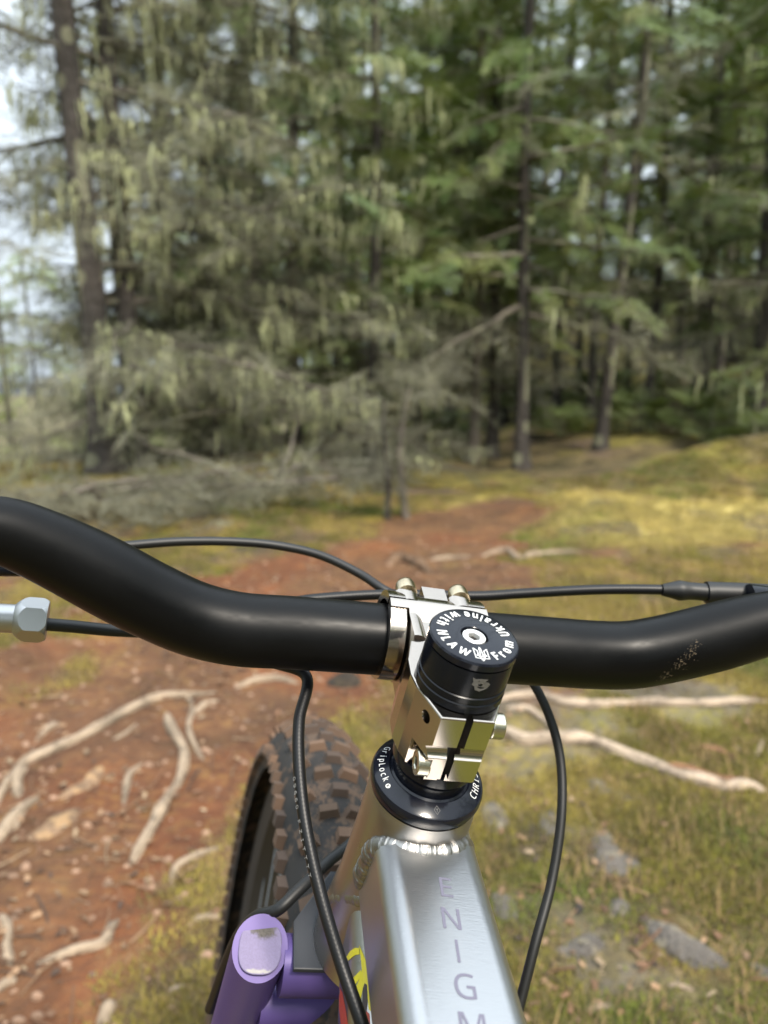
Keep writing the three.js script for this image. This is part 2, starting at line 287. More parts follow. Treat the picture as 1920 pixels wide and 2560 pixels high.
function tree(o) { // px, d: where it stands; r: trunk radius
  const r = mulberry(o.seed), g = grp(o.name), dep = o.d * 0.985 + 0.13, x = ((o.px - 960) / 1923) * dep, y0 = height(x, -o.d) - 0.06;
  g.position.set(x, y0, -o.d); mark(g, o.label, 'tree', o.group);
  const Hh = o.H, top = EYE + 0.437 * o.d + 1.1, lean = V(o.lx || 0, 0, o.lz || 0), at = (h) => V(lean.x * h + 0.03 * Math.sin(h * 0.9 + o.seed), h, lean.z * h + 0.03 * Math.cos(h * 0.8 + o.seed));
  const pts = []; for (let k = 0; k <= 10; k++) pts.push(at((k / 10) * Hh));
  mesh('trunk', tube(pts, (t, a) => o.r * (1 - 0.75 * t) * (1 + 0.7 * Math.exp(-t * Hh * 6) * (1 + 0.4 * Math.sin(a * 31.4 + o.seed))) * (1 + 0.06 * Math.sin(a * 44 + t * 60)), { seg: 60, sides: 14 }), o.pale ? M.barkPale : M.barkDark, g);
  const tw = [[], [], []], li = [[], [], []], fi = [[], [], []], fc = [[], [], []], lc = [[], [], []];
  let big = 0;
  const n = Math.round(o.n * (o.name === 'fir_tree' ? 0.8 : 0.95)); for (let i = 0; i < n; i++) {
    const h = lerp(Math.max(o.h0, o.name === 'fir_tree' ? o.g0 - 0.35 : 0), Math.min(Hh * 0.97, o.h1, top), ((i + r()) / n)), p = at(h);
    let az = i * 2.39996 + rnd(-0.5, 0.5, r); if (o.face !== undefined) az = lerp(az % 6.283, o.face, r() < 0.5 ? 0.6 : 0);
    let L = o.L * (1 - 0.55 * (h / Hh)) * rnd(0.65, 1.2, r);
    if (o.thin && Math.cos(az) < -0.1) L *= 0.5;
    if (o.clear && Math.sin(az) > 0.25 && r() < 0.75) az = -az;
    const d = V(Math.cos(az), rnd(-0.34, o.up ?? 0.34, r), Math.sin(az)).normalize(), k = Math.floor(r() * 4), m = aim(p, d, 0, L);
    const lm = new THREE.Mesh(limbGeo[k], M.limb); lm.name = 'branch'; lm.applyMatrix4(m); lm.castShadow = lm.receiveShadow = true;
    if (big++ < (o.limbs ?? 40)) g.add(lm);
    const lp = limbGeo[k].userData.pts, green = h > o.g0 + rnd(-0.5, 0.5, r), ns = Math.round((o.dens ?? 1) * L * (green ? 11 : 9));
    for (let s = 0; s < ns; s++) {
      const t = lerp(0.12, 1, (s + r()) / ns), q = Math.min(5, Math.floor(t * 6)), w = lp[q].clone().lerp(lp[q + 1], t * 6 - q).applyMatrix4(m);
      const dir = d.clone().applyAxisAngle(Y, (s % 2 ? 1 : -1) * rnd(0.1, 1.3, r)).add(V(0, rnd(-0.7, 0.4, r), 0)).normalize(), v = Math.floor(r() * 3);
      if (green) { fi[v].push(aim(w, dir, rnd(-0.9, 0.9, r), rnd(0.4, 0.95, r))); const b = rnd(0.65, 1.5, r); fc[v].push(rgb(b * rnd(0.9, 1.4, r), b, b * 0.85)); if (r() < 0.12) tw[v].push(aim(w, dir, rnd(-1, 1, r), rnd(0.6, 1, r))); }
      else tw[v].push(aim(w, dir, rnd(-0.8, 0.8, r), rnd(0.6, 1.25, r)));
      for (let rep = 0; rep < 3; rep++) if (r() < o.lich) { const e = w.clone().addScaledVector(dir, rnd(0, 0.45, r)), v2 = Math.min(2, Math.floor(r() ** 2.4 * 3.3)), sc = 0.4 + 1.1 * r() ** 1.7; lc[v2].push(tint(rnd(0.55, 1.15, r))); li[v2].push(new THREE.Matrix4().compose(e, new THREE.Quaternion().setFromAxisAngle(Y, rnd(0, 6.28, r)), V(sc, sc * rnd(0.8, 1.5, r), sc))); }
    }
  }
  for (let v = 0; v < 3; v++) {
    if (tw[v].length) stuffInst('twigs', TW[v], M.twig, tw[v], tw[v].map(() => tint(rnd(0.5, 1.35, r))), g);
    if (li[v].length) stuffInst('hanging_lichen', LI[v], M.lichen, li[v], lc[v], g);
    if (fi[v].length) stuffInst('foliage', FI[v], M.needle, fi[v], fc[v], g);
  }
  return g;
}
const dead = { name: 'dead_conifer', h0: 0.35, h1: 6.5, n: 46, L: 1.5, g0: 99, lich: 0.55, H: 9 }, fir = { name: 'fir_tree', h0: 0.8, h1: 9, n: 46, L: 1.5, g0: 2.0, lich: 0.06, H: 11, limbs: 26, up: 0.25 };
const LONG = lichenClump(29, 3.2);
[
  { ...dead, px: 258, d: 6.3, r: 0.115, seed: 1, lx: -0.02, L: 1.35, thin: true, clear: true, n: 46, label: 'thick dark dead trunk, left one of the close pair, draped in pale lichen', strands: [[0.16, 1.15, 0.05, 1.5], [-0.14, 2.3, 0.1, 1.1], [0.1, 2.9, 0.14, 1.3]] },
  { ...dead, px: 335, d: 6.55, r: 0.095, seed: 2, dens: 0.85, L: 1.9, face: 0.1, clear: true, n: 52, label: 'dead conifer, right one of the close pair of trunks, with long lichen strands', strands: [[0.25, 3.6, 0.2, 1.4], [0.6, 2.9, 0.3, 1.1], [-0.1, 2.6, 0.1, 1.2]] },
  { ...dead, px: 545, d: 7.4, r: 0.06, seed: 3, dens: 0.8, L: 1.6, n: 48, lich: 0.62, label: 'thin dead conifer just right of the close trunk pair, tangled with grey twigs', strands: [[0.3, 2.4, 0.3, 1.2]] },
  { ...dead, px: 745, d: 7.9, r: 0.07, seed: 4, dens: 0.85, L: 1.6, n: 58, g0: 1.9, lich: 0.4, label: 'lichen-hung conifer between the close trunk pair and the trail, green higher up' },
  { ...dead, px: 935, d: 7.4, r: 0.06, seed: 5, L: 0.9, n: 48, g0: 1.5, lich: 0.3, label: 'slim dark conifer directly behind the stubby dead sapling at the trail edge' },
  { ...fir, px: 640, d: 9.8, r: 0.09, seed: 6, n: 44, g0: 0.9, label: 'dark fir filling the gap behind the dead lichen-covered conifers' },
  { ...fir, px: 440, d: 10.4, r: 0.09, seed: 7, n: 38, g0: 0.8, L: 1.5, label: 'dark fir behind the right trunk of the close pair' },
  { ...dead, px: 20, d: 10.5, r: 0.035, seed: 8, L: 0.9, n: 10, lich: 0.2, dens: 0.5, label: 'sparse dead conifer standing against the bright gap of sky' },
  { ...dead, px: -190, d: 6.4, r: 0.08, seed: 9, L: 1.6, n: 15, lich: 0.3, dens: 0.6, label: 'bare grey conifer at the edge of the view reaching twigs across the sky gap' },
  { ...fir, px: 1050, d: 9.2, r: 0.065, seed: 10, n: 70, g0: 1.0, label: 'mid green fir standing behind the bend of the red trail' },
  { ...fir, px: 850, d: 11.2, r: 0.09, seed: 11, n: 50, g0: 0.8, label: 'deep green fir behind the slim dark conifer' },
  { ...fir, px: 1186, d: 8.7, r: 0.06, pale: true, seed: 12, n: 30, g0: 2.2, h0: 1.5, L: 1.3, label: 'pale grey trunk, left one of two close together past the trail bend' },
  { ...fir, px: 1226, d: 8.9, r: 0.07, seed: 13, n: 34, g0: 2.0, h0: 1.3, L: 1.3, label: 'brown trunk close beside the pale grey trunk past the trail bend' },
  { ...fir, px: 1297, d: 7.8, r: 0.066, seed: 14, n: 56, g0: 1.9, h0: 1.3, L: 1.6, label: 'nearest dark straight fir trunk right of the trail' },
  { ...fir, px: 1386, d: 11.4, r: 0.065, seed: 15, n: 50, g0: 1.9, h0: 1.5, label: 'thin dark fir between the nearest straight trunk and the leaning tree' },
  { ...fir, px: 1480, d: 10.2, r: 0.06, seed: 16, n: 26, g0: 2.4, h0: 2.0, L: 1.1, label: 'thin straight trunk just left of the leaning tree' },
  { ...fir, px: 1507, d: 8.4, r: 0.066, seed: 17, n: 20, g0: 3.4, h0: 2.6, L: 1.1, lx: 0.052, label: 'slender tree leaning to one side above the mossy rise' },
  { ...fir, px: 1618, d: 10.2, r: 0.062, seed: 18, n: 44, g0: 2.0, h0: 1.7, label: 'thin trunk standing just right of the leaning tree' },
  { ...fir, px: 1738, d: 10.8, r: 0.12, seed: 19, n: 60, g0: 1.6, h0: 1.3, label: 'stout dark trunk rising behind the moss mound' },
  { ...fir, px: 1882, d: 9.2, r: 0.105, seed: 20, n: 44, g0: 1.5, h0: 1.0, L: 1.4, H: 13, label: 'tall grey-brown trunk at the far edge, tallest on the mossy rise' },
  { ...fir, px: 1690, d: 14.5, r: 0.09, seed: 21, n: 50, g0: 1.4, label: 'distant fir seen between the stout trunk and the thin trunk' },
  { ...fir, px: 1815, d: 15.5, r: 0.1, seed: 22, n: 54, g0: 1.2, label: 'distant fir seen between the stout trunk and the tall grey-brown trunk' },
  { ...fir, px: 1130, d: 13.2, r: 0.09, seed: 24, n: 54, g0: 1.2, label: 'distant dark fir left of the pale grey trunk' },
  { ...fir, px: 1345, d: 16, r: 0.09, seed: 25, n: 44, g0: 1.6, label: 'distant fir seen right of the nearest straight trunk' },
  { ...fir, px: 1440, d: 13, r: 0.06, seed: 27, n: 30, g0: 1.8, label: 'thin far trunk between the thin dark fir and the straight trunk by the leaning tree' },
  { ...fir, px: 1565, d: 12.6, r: 0.06, seed: 28, n: 30, g0: 1.9, label: 'thin far trunk seen between the leaning tree and the thin trunk beside it' },
  { ...fir, px: 1262, d: 12, r: 0.06, seed: 29, n: 34, g0: 1.6, label: 'thin far trunk between the brown trunk and the nearest straight trunk' },
  { ...fir, px: 1790, d: 12.6, r: 0.07, seed: 30, n: 34, g0: 1.6, label: 'far trunk just right of the stout dark trunk' },
  { ...fir, px: 2030, d: 8.2, r: 0.09, seed: 26, n: 40, g0: 1.4, h0: 1.0, label: 'fir outside the edge reaching green sprays in beside the tall trunk' },
].forEach((o) => { const g = tree(o); for (const [x, y, z, s] of o.strands || []) { const m = mesh('lichen_strand', LONG, M.lichen, g); m.position.set(x, y, z); m.scale.set(s * 1.2, s * 1.5, s); } });
// the wood beyond the trees one can tell apart, which goes on all round the clearing
{
  const r = mulberry(901), mats = [[], [], []], cols = [[], [], []], tr = [];
  for (let i = 0; i < 230; i++) {
    const front = i < 130, az = front ? lerp(-0.66, 0.66, r()) : lerp(0.8, 5.48, r()), d = front ? rnd(16, 32, r) : rnd(10, 24, r), x = Math.sin(az) * d, z = -Math.cos(az) * d, gap = Math.max(smooth(-0.2, -0.33, az), 0.8 * smooth(0.12, 0.18, az) * smooth(0.42, 0.36, az)) * front;
    if (r() < gap * 0.93) continue;
    const y = height(x, z), Hh = rnd(6, 9, r) * (front ? 1 : 1.35), w = rnd(0.06, 0.14, r);
    tr.push(new THREE.Matrix4().compose(V(x, y, z), new THREE.Quaternion().setFromAxisAngle(V(0, 0, 1), rnd(-0.04, 0.04, r)), V(w, Hh, w)));
    for (let s = 0; s < 90; s++) { const h = rnd(0.1, 1, r), a = rnd(0, 6.28, r), q = rnd(0.2, 1, r) * 1.9 * (1.1 - h), dir = V(Math.cos(a), rnd(-0.5, 0.1, r), Math.sin(a)).normalize(), v = s % 3; mats[v].push(aim(V(x + Math.cos(a) * q, y + h * Hh, z + Math.sin(a) * q), dir, rnd(-0.5, 0.5, r), rnd(1.4, 2.6, r))); const b = rnd(1.2, 2.6, r); cols[v].push(rgb(b * 1.25, b, b)); }
  }
  const g = grp('distant_forest'); g.userData.kind = 'stuff';
  stuffInst('trunks', new THREE.CylinderGeometry(0.35, 1, 1, 7).translate(0, 0.5, 0), M.barkDark, tr, null, g);
  for (let v = 0; v < 3; v++) stuffInst('foliage', FI[v], M.needle, mats[v], cols[v], g);
}

// ---------------------------------------------------------------- low plants, deadwood, roots, rocks and litter
function bush(px, d, w, h, seed, label, mat = 0) {
  const r = mulberry(seed), g = grp(mat ? 'dead_shrub' : 'fir_sapling'), dep = d * 0.985 + 0.13, x = ((px - 960) / 1923) * dep; g.position.set(x, height(x, -d) - 0.03, -d); mark(g, label, mat ? 'dead shrub' : 'sapling');
  const st = [[], [], []], cc = [[], [], []], stem = new MB();
  for (let k = 0; k < 7; k++) { const a = r() * 6.28, q = w * 0.35 * r(); stem.path([V(Math.cos(a) * q * 0.3, 0, Math.sin(a) * q * 0.3), V(Math.cos(a) * q * 0.7, h * 0.5, Math.sin(a) * q * 0.7), V(Math.cos(a) * q, h * rnd(0.7, 1, r), Math.sin(a) * q)], 0.012, 0.004, 5); }
  mesh('stem', stem.geo(), M.twig, g);
  for (let s = 0; s < 60 * w; s++) { const a = r() * 6.28, y = r(), q = w * 0.5 * Math.sqrt(r()) * (1 - 0.6 * y), v = s % 3; st[v].push(aim(V(Math.cos(a) * q * 0.6, h * (0.12 + 0.8 * y), Math.sin(a) * q * 0.6), V(Math.cos(a), rnd(-0.1, 0.7, r), Math.sin(a)).normalize(), rnd(-0.5, 0.5, r), rnd(0.5, 0.9, r))); const b = rnd(0.7, 1.6, r); cc[v].push(mat ? tint(b) : rgb(b * 1.15, b, b)); }
  for (let v = 0; v < 3; v++) stuffInst(mat ? 'twigs' : 'foliage', (mat ? TW : FI)[v], mat ? M.twig : M.needle, st[v], cc[v], g);
  return g;
}
bush(1590, 9.2, 0.9, 0.42, 401, 'low green fir sapling below the thin trunk by the leaning tree');
bush(1770, 8.6, 1.2, 0.5, 402, 'wide low green sapling at the foot of the stout trunk');
bush(1905, 8.0, 1.0, 0.45, 403, 'low green sapling behind the moss mound at the edge');
bush(1120, 10.2, 0.9, 0.5, 404, 'small green sapling left of the pale grey trunk');
bush(1500, 11.6, 1.6, 0.5, 406, 'wide dark green sapling far behind the leaning tree');
bush(1330, 12, 1.5, 0.5, 407, 'dark green sapling far behind the nearest straight trunk');
bush(1690, 12.4, 1.8, 0.6, 408, 'broad dark green sapling far behind the thin trunk beside the stout one');
bush(1840, 10.4, 1.3, 0.55, 409, 'dark green sapling between the stout trunk and the tall grey-brown trunk');
bush(1400, 9.6, 0.8, 0.3, 405, 'little olive sapling on the rise right of the nearest straight trunk');
// stubby dead sapling at the trail edge
{
  const p = onGround(966, 1300), r = mulberry(77), g = grp('dead_sapling'); g.position.copy(p); mark(g, 'stubby dead sapling with a thin bare stake and tangled grey twigs at the trail edge', 'dead sapling');
  mesh('trunk', tube([V(0, -0.05, 0), V(0.01, 0.3, 0), V(-0.02, 0.62, 0.01), V(-0.01, 0.82, 0)], (t, a) => 0.024 * (1 - 0.5 * t) * (1 + 0.15 * Math.sin(a * 19 + t * 30)), { seg: 26, sides: 9 }), M.barkDark, g);
  mesh('trunk', tube([V(0.14, -0.05, -0.12), V(0.11, 0.25, -0.1), V(0.1, 0.55, -0.12), V(0.16, 0.9, -0.1)], (t, a) => 0.03 * (1 - 0.55 * t) * (1 + 0.15 * Math.sin(a * 19 + t * 30)), { seg: 26, sides: 9 }), M.limb, g);
  const st = [[], [], []];
  for (let s = 0; s < 40; s++) { const h = rnd(0.15, 0.85, r), a = rnd(0, 6.28, r), v = s % 3, left = Math.cos(a) < 0 ? 1.0 : 0.5; st[v].push(aim(V(0.06 + Math.cos(a) * 0.03, h, -0.06), V(Math.cos(a), rnd(-0.6, 0.5, r), Math.sin(a)).normalize(), rnd(-1, 1, r), rnd(0.45, 0.9, r) * left)); }
  for (let v = 0; v < 3; v++) stuffInst('twigs', TW[v], M.twig, st[v], st[v].map(() => tint(rnd(0.4, 0.9, r))), g);
}
// heaps of dead twigs along the left bank
[[60, 1290, 1.1, 0.2, 'grey heap of dead twigs at the foot of the sky gap'], [330, 1300, 1.1, 0.26, 'tangle of pale dead twigs below the close trunk pair'], [700, 1235, 1.2, 0.28, 'low heap of dead branches on the mossy bank left of the dead sapling'], [520, 1262, 0.9, 0.2, 'small scatter of grey twigs on the bank between the trunk pair and the sapling']].forEach(([px, py, w, h, label], i) => {
  const p = onGround(px, py), r = mulberry(500 + i), g = grp('brush_pile'); g.position.copy(p); mark(g, label, 'brush pile');
  for (let k = 0; k < 6; k++) { const m = mesh('dead_branch', limbGeo[k % 4], M.limb, g), a = rnd(0, 6.28, r); m.applyMatrix4(aim(V(rnd(-0.4, 0.4, r) * w, rnd(0.05, h, r), rnd(-0.2, 0.2, r)), V(Math.cos(a), rnd(-0.1, 0.25, r), Math.sin(a) * 0.5).normalize(), r() * 3, w * rnd(0.5, 0.9, r))); }
  const st = [[], [], []]; for (let s = 0; s < 60; s++) { const a = rnd(0, 6.28, r), v = s % 3; st[v].push(aim(V(rnd(-0.6, 0.6, r) * w, h * r() * r() + 0.01, rnd(-0.35, 0.35, r)), V(Math.cos(a), rnd(-0.1, 0.5, r), Math.sin(a) * 0.7).normalize(), r() * 3, rnd(0.4, 0.85, r))); }
  for (let v = 0; v < 3; v++) stuffInst('twigs', TW[v], M.twig, st[v], st[v].map(() => tint(rnd(0.5, 1.4, r))), g);
});
// roots: bare, pale, half sunk in the ground
const rootCol = texture(128, 512, (i, j) => { const u = i / 128, v = j / 512, n = 0.6 * pnoise(u * 10, v * 8, 10, 8) + 0.4 * pnoise(u * 34, v * 40, 34, 40), k = 0.2 + 1.15 * n; return [0.37 * k, 0.28 * k, 0.195 * k].map(enc); }, { srgb: true }); rootCol.repeat.set(1, 3);
const rootBump = texture(128, 512, (i, j) => { const u = i / 128, v = j / 512; return 0.6 * pnoise(u * 16, v * 6, 16, 6) + 0.4 * pnoise(u * 40, v * 40, 40, 40); }); rootBump.repeat.set(1, 4);
const rootMat = S({ map: rootCol, bumpMap: rootBump, bumpScale: 0.006, roughness: 0.9 }), rootPale = S({ map: rootCol, color: rgb(1.25, 1.28, 1.35), bumpMap: rootBump, bumpScale: 0.006, roughness: 0.9 }), rootRed = S({ map: rootCol, color: rgb(0.8, 0.52, 0.42), bumpMap: rootBump, bumpScale: 0.006, roughness: 0.9 });
let rootSeed = 0;
function root(label, pts, w, lift = 0.3, mat = rootMat, name = 'tree_root') {
  const P = pts.map(([x, y]) => onGround(x, y)), rr = P.map((p) => (1.2 * w / 2 / 1923) * p.distanceTo(V(0, EYE, 0))), sd = ++rootSeed * 7.3;
  const rm = rr.reduce((a, b) => a + b) / rr.length; P.forEach((p, i) => { p.y += rr[i] * lift - (i === 0 || i === P.length - 1 ? rr[i] * 1.1 : 0); });
  const c = P[0].clone(), g = tube(P.map((p) => p.clone().sub(c)), (t, a, l) => rm * (0.75 + 0.5 * noise(l * 14 + sd, 3) + 0.28 * (noise(a * 6.28 > 3.14 ? (1 - a) * 9 : a * 9, l * 25 + sd) - 0.5)) * (0.55 + 0.45 * Math.min(1, 6 * t, 6 * (1 - t))), { seg: Math.max(26, P.length * 12), sides: 10 });
  const m = mesh(name, g, mat, scene); m.position.copy(c); mark(m, label, name === 'tree_root' ? 'root' : 'stick'); return m;
}
const zl = (l) => l.map(([x, y]) => [x / 1.728, 1650 + y / 1.728]), zr = (l) => l.map(([x, y]) => [1100 + x / 2.023, 1700 + y / 2.023]), zf = (l) => l.map(([x, y]) => [1000 + x / 1.8033, 1150 + y / 1.8033]);
root('longest pale root sweeping across the red dirt up to the tyre side', zl([[-40, 660], [0, 590], [60, 500], [110, 450], [200, 410], [330, 350], [440, 290], [560, 225], [700, 165], [830, 160], [970, 135]]), 19);
root('pale root forking down from the longest root at the picture edge', zl([[110, 450], [75, 520], [80, 600]]), 18);
root('forked root below the longest root running off the edge', zl([[-20, 800], [0, 775], [60, 690], [110, 640], [185, 575]]), 20);
root('thin twin root beside the forked root at the edge', zl([[55, 745], [80, 690], [110, 640]]), 14);
root('thick S-shaped pale root ending at the moss beside the tyre', zl([[715, 200], [740, 300], [795, 400], [775, 530], [720, 610], [655, 740], [600, 830], [550, 915]]), 22);
root('thin root dangling right of the S-shaped root', zl([[775, 120], [830, 200], [815, 300], [850, 390], [885, 440]]), 11);
root('short pale root bridging the S-shaped root and the tyre moss', zl([[835, 235], [880, 205], [945, 175]]), 16);
root('short curved root alone in the middle of the red dirt', zl([[630, 435], [560, 500], [545, 560], [532, 635]]), 13);
root('slim angled root in the moss below the S-shaped root', zl([[740, 990], [765, 900], [850, 850], [975, 805]]), 13);
root('dark-edged root curving down at the lower edge of the dirt', zl([[0, 1090], [40, 1175], [30, 1260], [50, 1335]]), 17);
root('pale bent root lying below the dirt patch', zl([[140, 1315], [330, 1262], [445, 1230], [480, 1165], [525, 1105]]), 17);
root('short straight root in the moss beside the purple fork', zl([[820, 1122], [900, 1120], [965, 1108]]), 13);
root('short pale root in the moss near the lower edge', zl([[695, 1465], [760, 1430], [845, 1408]]), 13);
root('root stub at the lower left edge', zl([[-20, 1440], [20, 1410], [70, 1385]]), 16);
root('broad root just beyond the handlebar ahead of the tyre', zl([[1000, 125], [1100, 100], [1200, 88], [1300, 105]]), 15);
root('short branch root rising off the longest root', zl([[150, 360], [200, 310], [255, 270]]), 12);
root('thin branch root under the middle of the longest root', zl([[480, 350], [545, 320], [600, 265]]), 9);
root('broad flat brown root stump at the bottom edge', zl([[440, 1580], [465, 1520], [480, 1490]]), 26);
root('straight pale root crossing the moss farthest from the bike', zr([[250, 110], [340, 98], [480, 88], [590, 112], [700, 135], [900, 130], [1100, 128], [1300, 132], [1500, 118], [1700, 108]]), 20, 0.4, rootPale);
root('root joining the two long pale roots beside the bolt', zr([[330, 140], [440, 155], [510, 200], [590, 270], [640, 305]]), 17, 0.4, rootPale);
root('thick pale root running from the stem down to the picture edge', zr([[250, 250], [340, 275], [420, 320], [520, 318], [720, 312], [800, 330], [900, 375], [1000, 415], [1150, 475], [1300, 525], [1450, 560], [1560, 550], [1700, 590]]), 28, 0.4, rootPale);
root('reddish root lying along the thick pale root', zr([[1080, 425], [1180, 445], [1300, 480], [1400, 512], [1520, 525], [1640, 520]]), 15, 0.5, rootRed);
root('short reddish stick between the two long pale roots', zr([[1300, 340], [1390, 362], [1480, 392]]), 11, 0.6, rootRed, 'fallen_stick');
root('short grey stick standing out of the moss at the edge', zr([[1645, 290], [1622, 345], [1600, 395]]), 8, 0.7, rootMat, 'fallen_stick');
root('straight pale root across the far end of the trail', zf([[120, 452], [230, 445], [335, 432]]), 11);
root('wavy pale root across the trail right of the straight one', zf([[355, 436], [430, 418], [480, 412], [540, 450], [600, 432], [720, 424], [850, 408]]), 12);
root('dark curved root hump at the trail middle behind the stem', zf([[-60, 475], [0, 455], [60, 470], [110, 495], [140, 520]]), 22, 0.6, S({ map: rootCol, color: rgb(0.45, 0.36, 0.3), roughness: 1 }));
root('pale stick on the right bank below the straw', zf([[1460, 940], [1500, 925], [1560, 935]]), 9, 0.5, rootMat, 'fallen_stick');
root('pale stick near the bottom edge right of the frame', zr([[1140, 1555], [1200, 1560], [1290, 1575]]), 11, 0.5, rootMat, 'fallen_stick');
root('pale broken stick heap piece at the bottom beside the hose', zr([[730, 1690], [800, 1670], [900, 1665]]), 14, 0.5, rootMat, 'fallen_stick');
// rocks: low, worn, sunk in the moss or dirt
const rockTex = texture(256, 256, (i, j) => { const u = i / 256, v = j / 256, n = 0.6 * pnoise(u * 9, v * 9, 9, 9) + 0.4 * pnoise(u * 44, v * 44, 44, 44), l = smooth(0.6, 0.75, pnoise(u * 13, v * 13, 13, 13)), k = 0.55 + 0.8 * n; return [lerp(0.1 * k, 0.22, l * 0.5), lerp(0.087 * k, 0.19, l * 0.5), lerp(0.075 * k, 0.13, l * 0.5)].map(enc); }, { srgb: true });
const rockBump = texture(256, 256, (i, j) => { const u = i / 256, v = j / 256; return 0.5 * pnoise(u * 12, v * 12, 12, 12) + 0.5 * pnoise(u * 50, v * 50, 50, 50); });
const rockMat = S({ map: rockTex, bumpMap: rockBump, bumpScale: 0.008, roughness: 0.95 }), tanMat = S({ map: rockTex, color: rgb(2.0, 1.45, 1.0), bumpMap: rockBump, bumpScale: 0.006, roughness: 0.95 });
function rock(label, poly, h, mat = rockMat) {
  const P = poly.map(([x, y]) => onGround(x, y)), c = P.reduce((a, p) => a.add(p), V(0, 0, 0)).multiplyScalar(1 / P.length); c.y = height(c.x, c.z);
  const ring = new THREE.CatmullRomCurve3(P.map((p) => p.clone().sub(c)), true, 'centripetal').getPoints(44), K = 9, pos = [], uv = [], idx = [];
  for (let k = 0; k <= K; k++) ring.slice(0, 44).forEach((p, i) => { const f = 1.04 * (k / K), x = p.x * f, z = p.z * f, y = height(c.x + x, c.z + z) - c.y + 0.55 * h * ((1 - f ** 3.2) - 0.3) + 0.8 * h * (fbm((c.x + x) * 16, (c.z + z) * 16, 3) - 0.5); pos.push(x, y, z); uv.push((c.x + x) * 4, (c.z + z) * 4); });
  for (let k = 0; k < K; k++) for (let i = 0; i < 44; i++) { const a = k * 44 + i, b = k * 44 + (i + 1) % 44; idx.push(a, b, a + 44, b, b + 44, a + 44); }
  const g = new THREE.BufferGeometry(); g.setAttribute('position', new THREE.Float32BufferAttribute(pos, 3)); g.setAttribute('uv', new THREE.Float32BufferAttribute(uv, 2)); g.setIndex(idx); g.computeVertexNormals();
  const m = mesh('rock', g, mat, scene); m.position.copy(c); mark(m, label, 'rock');
}
rock('long diagonal grey rock at the lower right, largest in the moss', zr([[1010, 1205], [1130, 1240], [1260, 1320], [1400, 1400], [1490, 1470], [1380, 1490], [1200, 1420], [1090, 1340]]), 0.035);
rock('flat grey rock in the mossy middle right of the hose', zr([[750, 790], [830, 735], [880, 800], [940, 880], [1050, 950], [960, 1000], [850, 1010], [800, 920]]), 0.022);
rock('thin flat grey rock below the thick pale root', zr([[690, 520], [780, 500], [880, 540], [980, 580], [1090, 632], [980, 640], [860, 600], [740, 570]]), 0.018);
rock('dark flat rock left of the long diagonal rock', zr([[560, 1385], [650, 1310], [780, 1290], [840, 1330], [800, 1390], [680, 1415]]), 0.022);
rock('small round rock above the dark flat rock', zr([[855, 1130], [910, 1105], [965, 1135], [965, 1190], [905, 1210], [860, 1185]]), 0.02);
rock('small dark rock between the moss tufts near the hose', zr([[675, 1160], [700, 1140], [730, 1158], [722, 1185], [690, 1190]]), 0.03, S({ map: rockTex, color: rgb(0.35, 0.35, 0.35), roughness: 1 }));
rock('grey rock just beside the headset and frame', zr([[195, 660], [260, 610], [330, 660], [350, 740], [270, 780], [200, 740]]), 0.02);
rock('grey rock half covered by moss left of the hose', zr([[480, 690], [560, 640], [610, 700], [600, 790], [520, 780]]), 0.02);
rock('low dark rock beside the top tube', zr([[250, 1080], [330, 1060], [400, 1120], [400, 1220], [320, 1230], [265, 1160]]), 0.02);
rock('rock slab cut by the lower right edge', zr([[1560, 1440], [1640, 1450], [1720, 1500], [1700, 1560], [1620, 1520]]), 0.02);
rock('flat tan stone in the red dirt, the larger of two', zl([[110, 765], [185, 705], [260, 655], [350, 632], [355, 670], [310, 720], [245, 765], [170, 778]]), 0.02, tanMat);
rock('narrow tan stone above the larger tan stone', zl([[235, 610], [270, 575], [350, 540], [400, 480], [450, 445], [440, 510], [390, 560], [320, 590]]), 0.018, tanMat);
rock('dark stone ahead of the tyre under the handlebar', [[790, 1700], [850, 1690], [910, 1700], [900, 1718], [840, 1722]], 0.05, S({ map: rockTex, color: rgb(0.3, 0.25, 0.2), roughness: 1 }));
